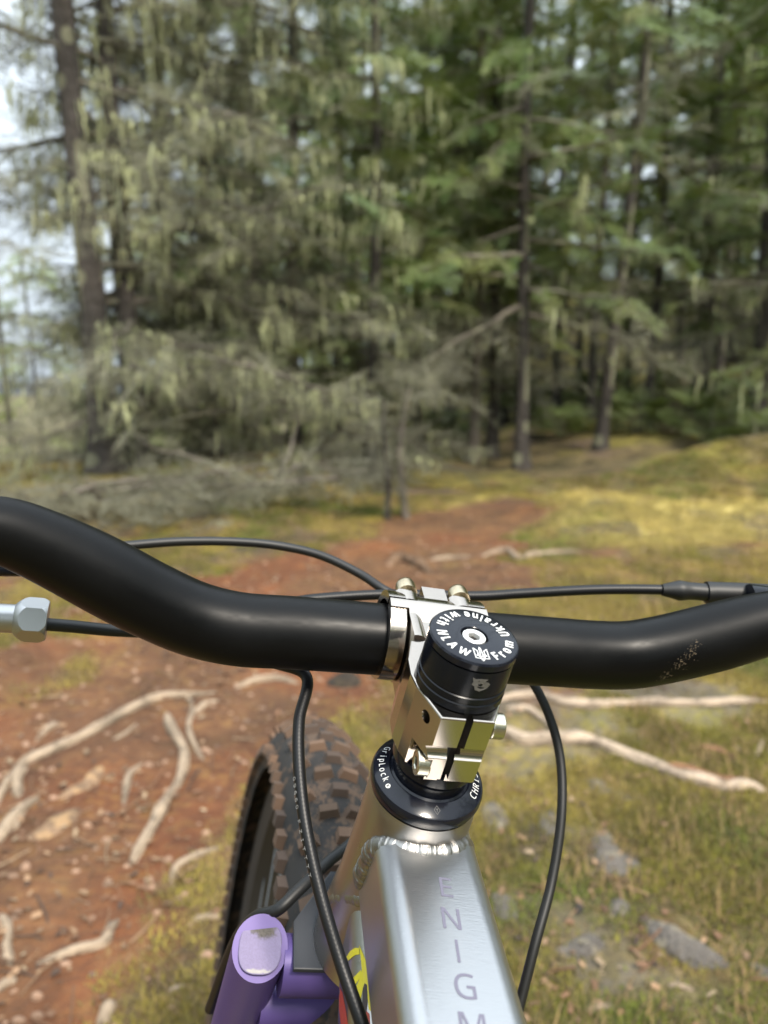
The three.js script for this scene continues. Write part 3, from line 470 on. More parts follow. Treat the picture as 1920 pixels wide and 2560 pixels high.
// moss and dry grass tufts, litter, pebbles
{
  const r = mulberry(4242);
  const tuft = (seed, n, h, spread, w) => { const q = mulberry(seed), b = new MB(); for (let k = 0; k < n; k++) { const a = q() * 6.28, d = spread * Math.sqrt(q()), x = Math.cos(a) * d, z = Math.sin(a) * d, l = h * rnd(0.5, 1.2, q), ta = q() * 6.28, t = l * rnd(0.2, 0.9, q), s = ta + 1.57; b.tri(b.v(x - Math.cos(s) * w, 0, z - Math.sin(s) * w), b.v(x + Math.cos(s) * w, 0, z + Math.sin(s) * w), b.v(x + Math.cos(ta) * t, l, z + Math.sin(ta) * t)); } return b.geo(); };
  const T = [tuft(1, 50, 0.007, 0.035, 0.0018), tuft(2, 36, 0.011, 0.03, 0.0016), tuft(3, 7, 0.035, 0.03, 0.0013)];
  const mossMat = Ph({ color: rgb(1, 1, 1), roughness: 1, side: THREE.DoubleSide, transmission: 0.25, thickness: 0 }), mm = [[], [], []], mc = [[], [], []];
  for (let i = 0; i < 60000; i++) {
    const d = 0.75 + 6.2 * r() ** 1.5, az = lerp(-0.62, 0.62, r()), x = Math.tan(az) * d * 0.95, z = -d, m = mossMask(x, z) * (1 - 0.85 * rockMask(x, z)); if (r() > m * 0.95 || m < 0.3) continue;
    if (smooth(0.5, 0.6, fbm(x * 3.4 + 52, z * 3.4 + 27, 4)) > r() + 0.15) continue;
    const v = r() < 0.6 ? 0 : r() < 0.9 ? 1 : 2, s = rnd(0.7, 1.5, r) * (1 + d * 0.1), k = rnd(0.6, 1.5, r), st = smooth(0.42, 0.62, fbm(x * 2.9 + 5, z * 2.9 + 70, 4)), gr = smooth(0.5, 0.68, fbm(x * 2.2 + 81, z * 2.2 + 4, 4)), dry = v === 2 || r() < 0.22;
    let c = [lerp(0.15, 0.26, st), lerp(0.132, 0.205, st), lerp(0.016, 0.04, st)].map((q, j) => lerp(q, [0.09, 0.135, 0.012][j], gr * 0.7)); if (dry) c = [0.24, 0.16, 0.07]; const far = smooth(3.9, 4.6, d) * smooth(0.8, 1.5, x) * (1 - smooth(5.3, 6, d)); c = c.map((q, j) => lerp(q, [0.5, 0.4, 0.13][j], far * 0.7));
    mm[v].push(new THREE.Matrix4().compose(V(x, height(x, z) - 0.002, z), new THREE.Quaternion().setFromAxisAngle(Y, r() * 6.28), V(s, s * rnd(0.7, 1.3, r), s))); mc[v].push(rgb(c[0] * k, c[1] * k, c[2] * k));
  }
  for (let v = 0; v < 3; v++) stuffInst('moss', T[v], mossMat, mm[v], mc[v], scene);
  const flake = new MB(); flake.v(-0.5, 0, -0.2); flake.v(0.5, 0.08, -0.3); flake.v(0.45, 0.02, 0.25); flake.v(-0.4, 0.1, 0.22); flake.v(0, 0.12, 0); [[0, 4, 1], [1, 4, 2], [2, 4, 3], [3, 4, 0]].forEach((t) => flake.tri(...t));
  const stick = new MB(); stick.path([V(-0.5, 0, 0), V(-0.1, 0.02, 0.04), V(0.5, 0, -0.02)], 0.03, 0.02, 4);
  const lm = [[], []], lcx = [[], []];
  for (let i = 0; i < 9000; i++) {
    const d = 0.75 + 5 * r() ** 1.4, az = lerp(-0.62, 0.62, r()), x = Math.tan(az) * d * 0.95, z = -d, clump = fbm(x * 3 + 20, z * 3, 3); if (r() > (0.2 + 1.3 * smooth(0.4, 0.65, clump)) * (1 - 0.72 * mossMask(x, z))) continue;
    const v = r() < 0.8 ? 0 : 1, s = (v ? rnd(0.02, 0.085, r) : rnd(0.005, 0.019, r)) * (1 + d * 0.08), q = r(), k = rnd(0.55, 1.3, r), c = q < 0.35 ? [0.25, 0.155, 0.09] : q < 0.75 ? [0.15, 0.08, 0.045] : q < 0.84 ? [0.26, 0.19, 0.12] : [0.06, 0.04, 0.03];
    lm[v].push(new THREE.Matrix4().compose(V(x, height(x, z) + 0.003 + r() * 0.008, z), new THREE.Quaternion().setFromEuler(new THREE.Euler(rnd(-0.5, 0.5, r), r() * 6.28, rnd(-0.4, 0.4, r))), V(s, s, s))); lcx[v].push(rgb(c[0] * k, c[1] * k, c[2] * k));
  }
  const litMat = S({ color: rgb(1, 1, 1), roughness: 0.9, side: THREE.DoubleSide });
  stuffInst('leaf_litter', flake.geo(), litMat, lm[0], lcx[0], scene); stuffInst('twig_litter', stick.geo(), litMat, lm[1], lcx[1], scene);
  const pb = new THREE.IcosahedronGeometry(1, 1), pm = [], pc = []; for (let i = 0; i < 1400; i++) { const d = 0.8 + 4 * r(), az = lerp(-0.62, 0.4, r()), x = Math.tan(az) * d * 0.95, z = -d; if (trailDist(x, z) > 1.3) continue; const s = rnd(0.003, 0.011, r); pm.push(new THREE.Matrix4().compose(V(x, height(x, z), z), new THREE.Quaternion().setFromEuler(new THREE.Euler(r() * 6, r() * 6, 0)), V(s, s * 0.7, s * 1.2))); const k = rnd(0.5, 1.4, r); pc.push(rgb(0.24 * k, 0.15 * k, 0.1 * k)); }
  stuffInst('gravel', pb, litMat, pm, pc, scene);
}

// ---------------------------------------------------------------- the bicycle, built in millimetres in the axes of its steering: x right, y up the steerer, z back; origin in the middle of the top cap
const camC = V(33.6, -45.6, -285).multiplyScalar(0.001), bu = V(0.218, 0.876, 0.434).normalize();
const br = V(0.975, -0.125, -0.185); br.addScaledVector(bu, -br.dot(bu)).normalize();
const bz = br.clone().cross(bu).normalize();
const bikeM = new THREE.Matrix4().makeBasis(br, bu, bz).setPosition(camC).premultiply(camera.matrixWorld); // steering axes (metres) -> world
const bikeInv = bikeM.clone().invert();
const AXLE = V(0, -562, -46), RT = 355;
const eyeL = V(0, 0, 0).applyMatrix4(camera.matrixWorld).applyMatrix4(bikeInv).multiplyScalar(1000);
const downL = V(0, -1, 0).transformDirection(bikeInv); downL.x = 0; downL.normalize();
const BASE = AXLE.clone().addScaledVector(downL, RT); // where the front tyre meets the ground
const bike = grp('mountain_bike');
mark(bike, 'silver aluminium mountain bike with black riser bar and purple fork on the dirt trail', 'bicycle');
bike.applyMatrix4(bikeM.clone().multiply(new THREE.Matrix4().makeTranslation(BASE.x / 1000, BASE.y / 1000, BASE.z / 1000)));
const OFF = BASE.clone().multiplyScalar(-0.001);
const part = (name, geo, mat, parent = bike) => { geo.scale(0.001, 0.001, 0.001); const m = mesh(name, geo, mat, parent); if (parent === bike) m.position.copy(OFF); return m; };
const assembly = (name) => { const g = grp(name, bike); g.position.copy(OFF); return g; };
const local = (px, py, d) => V((px - 960) / 1923 * d, -(py - 1280) / 1923 * d, -d).multiplyScalar(0.001).applyMatrix4(camera.matrixWorld).applyMatrix4(bikeInv).multiplyScalar(1000);
const rod = (a, b, r0, r1 = r0, n = 24, hs = 1) => { const d = b.clone().sub(a), g = new THREE.CylinderGeometry(r1, r0, d.length(), n, hs); g.translate(0, d.length() / 2, 0); g.applyQuaternion(new THREE.Quaternion().setFromUnitVectors(V(0, 1, 0), d.clone().normalize())); g.translate(a.x, a.y, a.z); return g; };
const lathe = (pts, n = 72, crease = 0.5) => { const g = toCreasedNormals(new THREE.LatheGeometry(pts.map((p) => new THREE.Vector2(p[0], p[1])), n), crease); return g; };

const brushBump = texture(512, 512, (i, j) => 0.5 * pnoise((i / 512) * 14, j * 0.9, 14, 461) + 0.5 * pnoise((i / 512) * 50, j * 0.5, 50, 256));
const smudge = texture(256, 256, (i, j) => { const u = i / 256, v = j / 256; return 0.55 + 0.35 * pnoise(u * 5, v * 5, 5, 5) + 0.12 * pnoise(u * 40, v * 40, 40, 40); });
const B = {
  polish: Ph({ color: rgb(0.46, 0.405, 0.355), metalness: 1, roughness: 0.28, roughnessMap: smudge }),
  brushed: Ph({ color: rgb(0.44, 0.44, 0.445), metalness: 1, roughness: 0.36, bumpMap: brushBump, bumpScale: 0.00004 }),
  raw: Ph({ color: rgb(0.38, 0.365, 0.35), metalness: 1, roughness: 0.42, roughnessMap: smudge }),
  weld: Ph({ color: rgb(0.31, 0.3, 0.285), metalness: 1, roughness: 0.38 }),
  barBlack: Ph({ color: rgb(0.006, 0.006, 0.007), roughness: 0.4, metalness: 0, specularIntensity: 0.34 }),
  gloss: Ph({ color: rgb(0.006, 0.007, 0.012), roughness: 0.2, metalness: 0, specularIntensity: 0.4, clearcoat: 0.2, clearcoatRoughness: 0.06 }),
  satin: Ph({ color: rgb(0.004, 0.005, 0.008), roughness: 0.25, metalness: 0, specularIntensity: 0.45 }),
  rubber: S({ color: rgb(0.006, 0.006, 0.006), roughness: 0.5 }),
  white: S({ color: rgb(0.62, 0.62, 0.61), roughness: 0.5 }),
  ink: S({ color: rgb(0.13, 0.125, 0.17), roughness: 0.65 }),
  grey: S({ color: rgb(0.1, 0.095, 0.09), roughness: 0.5 }),
  gold: Ph({ color: rgb(0.6, 0.5, 0.34), metalness: 1, roughness: 0.25 }),
  zinc: Ph({ color: rgb(0.55, 0.52, 0.43), metalness: 1, roughness: 0.25 }),
  silver: Ph({ color: rgb(0.42, 0.42, 0.42), metalness: 1, roughness: 0.4 }),
  print: S({ color: rgb(0.3, 0.3, 0.3), roughness: 0.5 }),
  spoke: Ph({ color: rgb(0.16, 0.16, 0.16), metalness: 0.8, roughness: 0.4 }),
  purple: Ph({ color: rgb(0.092, 0.06, 0.22), roughness: 0.5, metalness: 0.2, clearcoat: 0.12, clearcoatRoughness: 0.35 }),
  stain: S({ color: rgb(0.03, 0.025, 0.02), roughness: 0.8 }),
  dark: S({ color: rgb(0.01, 0.01, 0.01), roughness: 0.7 }),
  plastic: S({ color: rgb(0.028, 0.03, 0.036), roughness: 0.5 }),
  tyre: S({ map: texture(256, 256, (i, j) => { const u = i / 256, v = j / 256, n = smooth(0.4, 0.75, 0.6 * pnoise(u * 8, v * 8, 8, 8) + 0.4 * pnoise(u * 40, v * 40, 40, 40)); return [lerp(0.02, 0.085, n), lerp(0.018, 0.053, n), lerp(0.017, 0.034, n)].map(enc); }, { srgb: true }), roughness: 0.9 }),
  side: S({ color: rgb(0.04, 0.034, 0.03), roughness: 0.75 }),
  yellow: S({ color: rgb(0.72, 0.6, 0.03), roughness: 0.4 }), red: S({ color: rgb(0.42, 0.05, 0.025), roughness: 0.4 }), brown: S({ color: rgb(0.035, 0.02, 0.015), roughness: 0.4 }),
};
const knobMats = [[0.13, 0.078, 0.05], [0.1, 0.063, 0.042], [0.07, 0.047, 0.035]].map((c) => S({ color: rgb(...c), roughness: 0.95 }));
const font = await new FontLoader().loadAsync('fonts/droid/droid_sans_regular.typeface.json'), bold = await new FontLoader().loadAsync('fonts/droid/droid_sans_bold.typeface.json');
function glyph(ch, size, f, depth = 0.16) { const g = new TextGeometry(ch, { font: f, size, depth, curveSegments: 5 }); g.computeBoundingBox(); const b = g.boundingBox; g.translate(-(b.max.x + b.min.x) / 2, 0, 0); g.userData.w = b.max.x - b.min.x; return g; }

// top cap, its bolt and lettering
const cap = part('top_cap', lathe([[0, -3.2], [5.2, -3.2], [5.2, -0.3], [5.5, -0.05], [16.1, 0], [16.7, -0.25], [17.2, -1.0], [17.2, -3.4], [16.6, -3.9], [16.4, -4.2], [0, -4.2]], 96, 0.45), B.gloss);
{
  const s = new THREE.Shape(); s.absarc(0, 0, 4.15, 0, Math.PI * 2); const hex = new THREE.Path(); for (let k = 0; k < 6; k++) hex[k ? 'lineTo' : 'moveTo'](2.9 * Math.cos(k * 1.0472 + 0.3), 2.9 * Math.sin(k * 1.0472 + 0.3)); hex.closePath(); s.holes.push(hex);
  const g = new THREE.ExtrudeGeometry(s, { depth: 2, bevelEnabled: true, bevelSize: 0.35, bevelThickness: 0.35, bevelSegments: 3, curveSegments: 40 }); g.rotateX(-Math.PI / 2); g.translate(0, -2.8, 0); part('bolt', g, Ph({ color: rgb(0.8, 0.8, 0.78), metalness: 0.6, roughness: 0.35 }), cap);
  part('bolt_socket', rod(V(0, -3.1, 0), V(0, -2.4, 0), 3.4), S({ color: rgb(0.012, 0.008, 0.006), roughness: 0.5 }), cap);
  const words = [['From', 25, 75, 0.84], ['Ukraine', 103, 181, 0.8], ['with', 205, 247, 0.82], ['NLAW', 274, 330, 0.78]];
  for (const [w, a0, a1, sx] of words) { // runs anticlockwise from the back, letters' tops towards the middle
    const gl = [...w].map((c) => { const g = glyph(c, 4.1, bold); g.scale(sx, 1, 1); g.userData.w *= sx; return g; }), tot = gl.reduce((s, g) => s + g.userData.w, 0), span = ((a1 - a0) * Math.PI / 180) * 13.2 + (gl[0].userData.w + gl[gl.length - 1].userData.w) / 2, gap = (span - tot) / Math.max(1, gl.length - 1);
    let s = -(gl[0].userData.w) / 2;
    gl.forEach((g) => { const c = s + g.userData.w / 2, a = a0 * Math.PI / 180 + c / 13.2; s += g.userData.w + gap; g.rotateX(-Math.PI / 2); g.translate(0, 0.02, 14.7); g.rotateY(a); part('letter', g, B.white, cap); });
  }
  // small trident emblem: outline strokes
  const T = []; const stroke = (pts, w = 0.42) => { for (let k = 0; k + 1 < pts.length; k++) { const [ax, ay] = pts[k], [bx, by] = pts[k + 1], L = Math.hypot(bx - ax, by - ay), g = new THREE.BoxGeometry(L + w * 0.8, 0.14, w); g.rotateY(-Math.atan2(by - ay, bx - ax)); g.translate((ax + bx) / 2, 0.06 + T.length * 0.0008, (ay + by) / 2); T.push(g); } };
  for (const m of [-1, 1]) {
    stroke([[2.9 * m, 7.9], [2.9 * m, 14.0], [0.9 * m, 14.2], [0, 15.6]]); stroke([[2.9 * m, 7.9], [1.5 * m, 9.2], [1.4 * m, 11.2], [2.1 * m, 12.4], [1.2 * m, 12.7], [0.5 * m, 11.6], [0.35 * m, 8.0], [0, 7.0]]); stroke([[0.5 * m, 11.6], [1.1 * m, 13.2], [0, 14.6]]); stroke([[0, 12.6], [0.9 * m, 13.6]], 0.35);
  }
  part('trident_emblem', mergeGeometries(T).translate(0, 0, -11.6).scale(0.88, 1, 0.88).translate(0, 0, 11.6), B.white, cap);
}
// spacer below the cap, with a small animal-head print at the back
const spacer = part('headset_spacer', lathe([[14, -4.2], [16.9, -4.3], [17.0, -4.7], [17.0, -15.2], [16.75, -15.5], [16.75, -15.9], [17.15, -16.2], [17.15, -18.4], [16.9, -18.7], [16.9, -19.1], [17.3, -19.5], [17.35, -22.6], [14, -22.8]], 96, 0.35), B.satin);
{
  const s = new THREE.Shape([[-3.6, 2.8], [-2.2, 2.2], [-0.4, 2.6], [2.3, 2.4], [1.3, 1.3], [2.8, 1.1], [3.8, 0.2], [3.0, -1.4], [1.6, -2.2], [0.2, -2.9], [-1.5, -2.4], [-2.1, -0.9], [-3.3, -0.2], [-2.9, 0.9]].map((p) => new THREE.Vector2(...p)));
  const h = new THREE.Path([[-1.0, 0.3], [0.2, 0.6], [1.0, 0.1], [0.4, -0.7], [-0.7, -0.6]].map((p) => new THREE.Vector2(...p))); s.holes.push(h);
  s.holes.push(new THREE.Path([[-1.5, 1.6], [-0.6, 1.8], [-0.7, 1.3]].map((p) => new THREE.Vector2(...p))));
  const g = new THREE.ExtrudeGeometry(s, { depth: 0.1, bevelEnabled: false }), p = g.attributes.position;
  for (let i = 0; i < p.count; i++) { const a = (p.getX(i) + 1.0) / 17.05, R = 17.02 + p.getZ(i), y = p.getY(i) - 9.2; p.setXYZ(i, R * Math.sin(a), y, R * Math.cos(a)); }
  g.computeVertexNormals(); part('animal_head_print', g, B.grey, spacer);
}
// stem
const ev = new Evaluator(); ev.attributes = ['position', 'normal']; ev.useGroups = false;
const brush = (g) => { g = g.index ? g.toNonIndexed() : g; for (const n of Object.keys(g.attributes)) if (n !== 'position' && n !== 'normal') g.deleteAttribute(n); g.clearGroups(); const b = new Brush(g); b.updateMatrixWorld(); return b; };
const box = (x0, x1, y0, y1, z0, z1) => new THREE.BoxGeometry(x1 - x0, y1 - y0, z1 - z0).translate((x0 + x1) / 2, (y0 + y1) / 2, (z0 + z1) / 2);
const uni = (...g) => g.map((q) => (q.isBrush ? q : brush(q))).reduce((a, b) => ev.evaluate(a, b, ADDITION)), minus = (a, ...g) => g.reduce((x, y) => ev.evaluate(x, brush(y), SUBTRACTION), a), both = (a, g) => ev.evaluate(a, brush(g), INTERSECTION);
const outline = (pts, y0, y1, bevel = 0.7) => { const s = new THREE.Shape(pts.map(([x, z]) => new THREE.Vector2(x, -z))), g = new THREE.ExtrudeGeometry(s, { depth: y1 - y0 - 2 * bevel, bevelEnabled: true, bevelSize: bevel, bevelOffset: -bevel, bevelThickness: bevel, bevelSegments: 2 }); g.rotateX(-Math.PI / 2); g.translate(0, y0 + bevel, 0); return g; };
const stem = assembly('stem');
{
  const pts = [[-10.5, 20.5], [10, 20.2], [17.2, 4], [18.6, -3], [18.4, -12], [15, -26], [14, -42], [-14, -42], [-15, -26], [-18.4, -12], [-18.6, -3], [-17.2, 4]];
  let body = uni(outline(pts, -56, -23), rod(V(-22, -40, -50), V(22, -40, -50), 20.5, 20.5, 64), rod(V(-12.5, -27, -58), V(-12.5, -27, -26), 5.8, 5.8, 28), rod(V(12.5, -27, -58), V(12.5, -27, -26), 5.8, 5.8, 28), box(-17, 17, -40, -27.5, -57, -26));
  body = minus(body, box(-23, -14, -80, 0, -44, -24), box(14, 23, -80, 0, -44, -24).scale(1, 1, 1));
  body = uni(body, rod(V(-22, -40, -50), V(-15, -40, -50), 19.8, 19.8, 64), rod(V(15, -40, -50), V(22, -40, -50), 19.8, 19.8, 64));
  body = minus(body, rod(V(-30, -40, -50), V(30, -40, -50), 15.95, 15.95, 64), box(-40, 40, -90, 10, -120, -48.9));
  body = minus(body, rod(V(0, -60, 0), V(0, -20, 0), 14.3, 14.3, 48), box(-1.2, 1.7, -41, -20, 8, 30), box(-3.4, -0.5, -60, -38.5, 8, 30));
  const wedge = new THREE.CylinderGeometry(4.2, 4.2, 50, 4).rotateZ(Math.PI / 2).translate(0, -39.5, 21.5);
  body = minus(body, wedge, rod(V(-40, -49, 16.2), V(-9.2, -49, 16.2), 5.9, 5.9, 28), rod(V(-30, -29.5, 13), V(-5, -29.5, 13), 2.5, 2.5, 20), box(-11, 11, -60, -52.5, 17.5, 30), box(-40, -8.6, -70, -43.2, 9.5, 40));
  const bg = body.geometry; bg.clearGroups?.(); part('stem_body', bg, B.polish, stem);
  let fp = uni(rod(V(-22, -40, -50), V(-14.5, -40, -50), 19.8, 19.8, 64), rod(V(14.5, -40, -50), V(22, -40, -50), 19.8, 19.8, 64), rod(V(-15, -40, -50), V(15, -40, -50), 18.6, 18.6, 64), box(-17, 17, -40, -26.5, -58, -48), rod(V(-12.5, -26.5, -60), V(-12.5, -26.5, -48), 6.2, 6.2, 28), rod(V(12.5, -26.5, -60), V(12.5, -26.5, -48), 6.2, 6.2, 28), box(-4.5, 6.5, -34, -22.8, -66.5, -50));
  fp = minus(fp, rod(V(-30, -40, -50), V(30, -40, -50), 15.95, 15.95, 64), box(-40, 40, -90, 10, -51.1, 0));
  part('clamp_gap', box(-16.4, 16.4, -39, -28.2, -51.2, -48.8), B.dark, stem); part('clamp_gap', mergeGeometries([box(-17.4, -7.6, -38, -22.2, -51.15, -48.85), box(7.6, 17.4, -38, -22.2, -51.15, -48.85)]), B.dark, stem);
  part('faceplate', fp.geometry, B.polish, stem);
  for (const x of [-12, 13]) { const g = lathe([[0, 8.6], [3.0, 8.3], [4.3, 7.0], [4.6, 5.5], [4.6, 0], [0, 0]], 32, 0.6); g.rotateX(-Math.PI / 2); g.translate(x, -23.6, -60); part('faceplate_bolt', g, B.gold, stem); }
  const boltGeo = (flip) => { const s = new THREE.Shape(); s.absarc(0, 0, 4.9, 0, Math.PI * 2); const hx = new THREE.Path(); for (let k = 0; k < 6; k++) hx[k ? 'lineTo' : 'moveTo'](2.4 * Math.cos(k * 1.0472), 2.4 * Math.sin(k * 1.0472)); s.holes.push(hx); const g = mergeGeometries([new THREE.ExtrudeGeometry(s, { depth: 4, bevelEnabled: true, bevelSize: 0.5, bevelOffset: -0.5, bevelThickness: 0.5, bevelSegments: 2, curveSegments: 32 }), new THREE.CylinderGeometry(3.2, 3.2, 2, 20).rotateX(Math.PI / 2).translate(0, 0, 1).toNonIndexed()]); g.rotateY(flip ? -Math.PI / 2 : Math.PI / 2); return g; };
  part('pinch_bolt', boltGeo(true).translate(-8.8, -49, 16.2), B.zinc, stem); part('pinch_bolt', boltGeo(false).translate(11, -28.6, 15.4), B.zinc, stem);
  part('steerer_tube', rod(V(0, -66, 0), V(0, -20, 0), 14.2, 14.2, 48), B.dark, stem);
}
// headset cover
const headset = part('headset_cover', lathe([[14, -56.1], [17, -56.2], [17.2, -57], [17.2, -61], [16.4, -61.4], [15.4, -64], [15.6, -68.4], [16.4, -69.0], [17.0, -68.6], [22.2, -70.6], [23.0, -71.2], [23.5, -72.4], [23.55, -74.6], [23.1, -76.6], [22, -77.8], [14, -78]], 96, 0.4), B.gloss);
{
  const put = (g, deg, R, flip) => { const a = (deg * Math.PI) / 180; g.rotateX(-Math.PI / 2); if (flip) g.rotateY(Math.PI); g.rotateX(0.367); g.translate(0, -68.6 - (R - 17) * 0.385 + 0.05, R); g.rotateY(a); part('letter', g, B.white, headset); };
  const run = (w, d0, step, R, size, f) => [...w].forEach((c, k) => put(glyph(c, size, f, 0.08), d0 + k * step, R));
  run('GripLock', 236, 7.3, 20.9, 2.6, font); { const dsk = new THREE.CylinderGeometry(1.0, 1.0, 0.1, 20); dsk.rotateX(0.367); dsk.translate(0, -68.6 - 3.4 * 0.385 + 0.02, 20.4); dsk.rotateY(296 * Math.PI / 180); part('registered_mark', dsk, B.white, headset); const rg = glyph('R', 1.2, bold, 0.06); rg.translate(0, -0.6, 0); rg.rotateX(-Math.PI / 2); rg.rotateX(0.367); rg.translate(0, -68.6 - 3.4 * 0.385 + 0.09, 20.4); rg.rotateY(296 * Math.PI / 180); part('letter', rg, B.dark, headset); } run('CHRIS', 57, 8.6, 21.2, 3.0, font);
  const d = []; [[0, 1.7], [1.2, 0], [0, -1.7], [-1.2, 0]].forEach((p, k, a) => { const q = a[(k + 1) % 4], L = Math.hypot(q[0] - p[0], q[1] - p[1]), g = new THREE.BoxGeometry(L, 0.08, 0.16); g.rotateY(-Math.atan2(q[1] - p[1], q[0] - p[0])); g.translate((p[0] + q[0]) / 2, 0.0008 * k, (p[1] + q[1]) / 2); d.push(g); });
  d.push(new THREE.BoxGeometry(0.16, 0.08, 1.6).translate(0, 0.004, 0), new THREE.BoxGeometry(0.9, 0.08, 0.16).translate(0, 0.006, -0.3));
  const g = mergeGeometries(d); g.rotateX(0.367); g.translate(0, -68.6 - (19.6 - 17) * 0.385 + 0.06, 19.6); part('diamond_emblem', g, B.grey, headset);
}
// frame
part('head_tube', lathe([[20, -78], [22.6, -78], [23, -82], [23.2, -100], [24.5, -135], [27.5, -165], [28.2, -179], [20, -179.5]], 64, 0.8), B.raw);
function profileTube(c0, c1, hw, hh, rad, fn, len = 40) { // rounded rectangular tube from c0 to c1; x across
  const d = c1.clone().sub(c0), L = d.length(); d.normalize(); const up = V(0, 1, 0).addScaledVector(d, -d.y).normalize(), rt = up.clone().cross(d).normalize(), ring = [];
  for (let q = 0; q < 4; q++) for (let k = 0; k <= 8; k++) { const a = (q + k / 8) * Math.PI / 2, cx = [1, -1, -1, 1][q] * (hw - rad), cy = [1, 1, -1, -1][q] * (hh - rad); ring.push([cx + rad * Math.cos(a), cy + rad * Math.sin(a), Math.cos(a), Math.sin(a)]); }
  ring.push(ring[0]); const pos = [], nor = [], uv = [], idx = []; let per = [0]; for (let k = 1; k < ring.length; k++) per.push(per[k - 1] + Math.hypot(ring[k][0] - ring[k - 1][0], ring[k][1] - ring[k - 1][1]));
  for (let i = 0; i <= len; i++) { const t = i / len, s = fn ? fn(t) : 1; ring.forEach(([x, y, nx, ny], k) => { const p = c0.clone().addScaledVector(d, L * t).addScaledVector(rt, x * s).addScaledVector(up, y * s); pos.push(p.x, p.y, p.z); const n = rt.clone().multiplyScalar(nx).addScaledVector(up, ny); nor.push(n.x, n.y, n.z); uv.push(per[k] / 60, (L * t) / 60); }); }
  const R = ring.length; for (let i = 0; i < len; i++) for (let k = 0; k + 1 < R; k++) { const a = i * R + k, b = a + R; idx.push(a, a + 1, b, a + 1, b + 1, b); }
  const g = new THREE.BufferGeometry(); g.setAttribute('position', new THREE.Float32BufferAttribute(pos, 3)); g.setAttribute('normal', new THREE.Float32BufferAttribute(nor, 3)); g.setAttribute('uv', new THREE.Float32BufferAttribute(uv, 2)); g.setIndex(idx); return g;
}
const ttTop = (z) => -88 + 0.15 * (z - 18), ttX = (z) => 2 - 0.028 * (z - 18);
const TT = part('top_tube', profileTube(V(ttX(8), ttTop(8) - 22.3, 8), V(ttX(280), ttTop(280) - 22.3, 280), 21.2, 22, 8.5), B.brushed);
{
  const L = [['E', 3.0, 46.2], ['N', 1.7, 60.2], ['I', 0.9, 73.4], ['G', 0.2, 86.4], ['M', -0.6, 100], ['A', -1.2, 113.5]];
  for (const [c, x, z] of L) { const g = c === 'I' ? new THREE.BoxGeometry(1.05, 9, 0.1).translate(0, 4.5, 0.05) : glyph(c, 9.1, font, 0.1); g.rotateX(-Math.PI / 2); g.rotateX(-Math.atan(0.15)); g.rotateY(-0.1); g.translate(x, ttTop(z) - 0.03, z); part('letter', g, B.ink, TT); }
}
const DT = part('down_tube', profileTube(V(1, -146, 4), V(-4, -146 - 0.39 * 180, 184), 20.5, 23, 15), B.raw);
const bead = (pts, r, seg, pitch) => tube(pts.map((p) => V(...p)), (t, a, len) => r * (0.95 + 0.075 * ((len / pitch + 0.9 * noise(len * 0.31, 7) + 0.55 * Math.cos(a * 6.2832 * 2)) % 1 + 1) % 1) * (0.94 + 0.14 * noise(len * 0.45, 3)) * Math.min(1, 0.3 + 8 * t, 0.3 + 8 * (1 - t)), { seg, sides: 18 });
part('weld_bead', bead([[-17.6, -128, 11], [-17.2, -112, 13], [-16.4, -100, 14.5], [-13, -93.5, 18], [-7, -91, 21.3], [2, -90.6, 22.4], [10, -91, 21], [16, -93.5, 16.5], [19.5, -100, 12], [20.3, -112, 10]], 5.0, 420, 3.1), B.weld);
part('weld_bead', bead([[-12, -124, 20], [-16, -130, 14], [-19.5, -138, 8], [-22.2, -149, 1.5], [-23, -161, -3], [-21.5, -172, -4]], 3.6, 240, 2.8), B.weld);
// fork
const fork = assembly('fork');
const capTex = texture(256, 256, (i, j) => { const x = (i / 256 - 0.5) * 28, y = (j / 256 - 0.5) * 28, n = fbm(x * 0.45 + 9, y * 0.45 + 4, 4) - 0.5, f = fbm(x * 2, y * 2 + 30, 3); // worn paint, a grey-brown scrape at the top and a bare edge at the bottom
  const st = smooth(0.5, -0.3, Math.hypot((x - 1.2) / (5.6 - 0.35 * (8 - y)), (y - 8) / 4.6) - 1 + n * 1.3) * smooth(1.5, 4.5, y + n * 6), ed = smooth(1.4, 0.2, Math.abs(y + 9.6) + n * 2.5), w = 0.85 + 0.3 * f;
  return [0, 1, 2].map((k) => enc(lerp(lerp([0.16, 0.135, 0.24][k] * w, [0.055, 0.047, 0.04][k] * (0.5 + 1.3 * f), st), [0.3, 0.29, 0.27][k] * w, ed * 0.9))); }, { srgb: true });
capTex.repeat.set(1 / 28, 1 / 28); capTex.offset.set(0.5, 0.5);
const capMat = Ph({ map: capTex, roughness: 0.6, metalness: 0.15 });
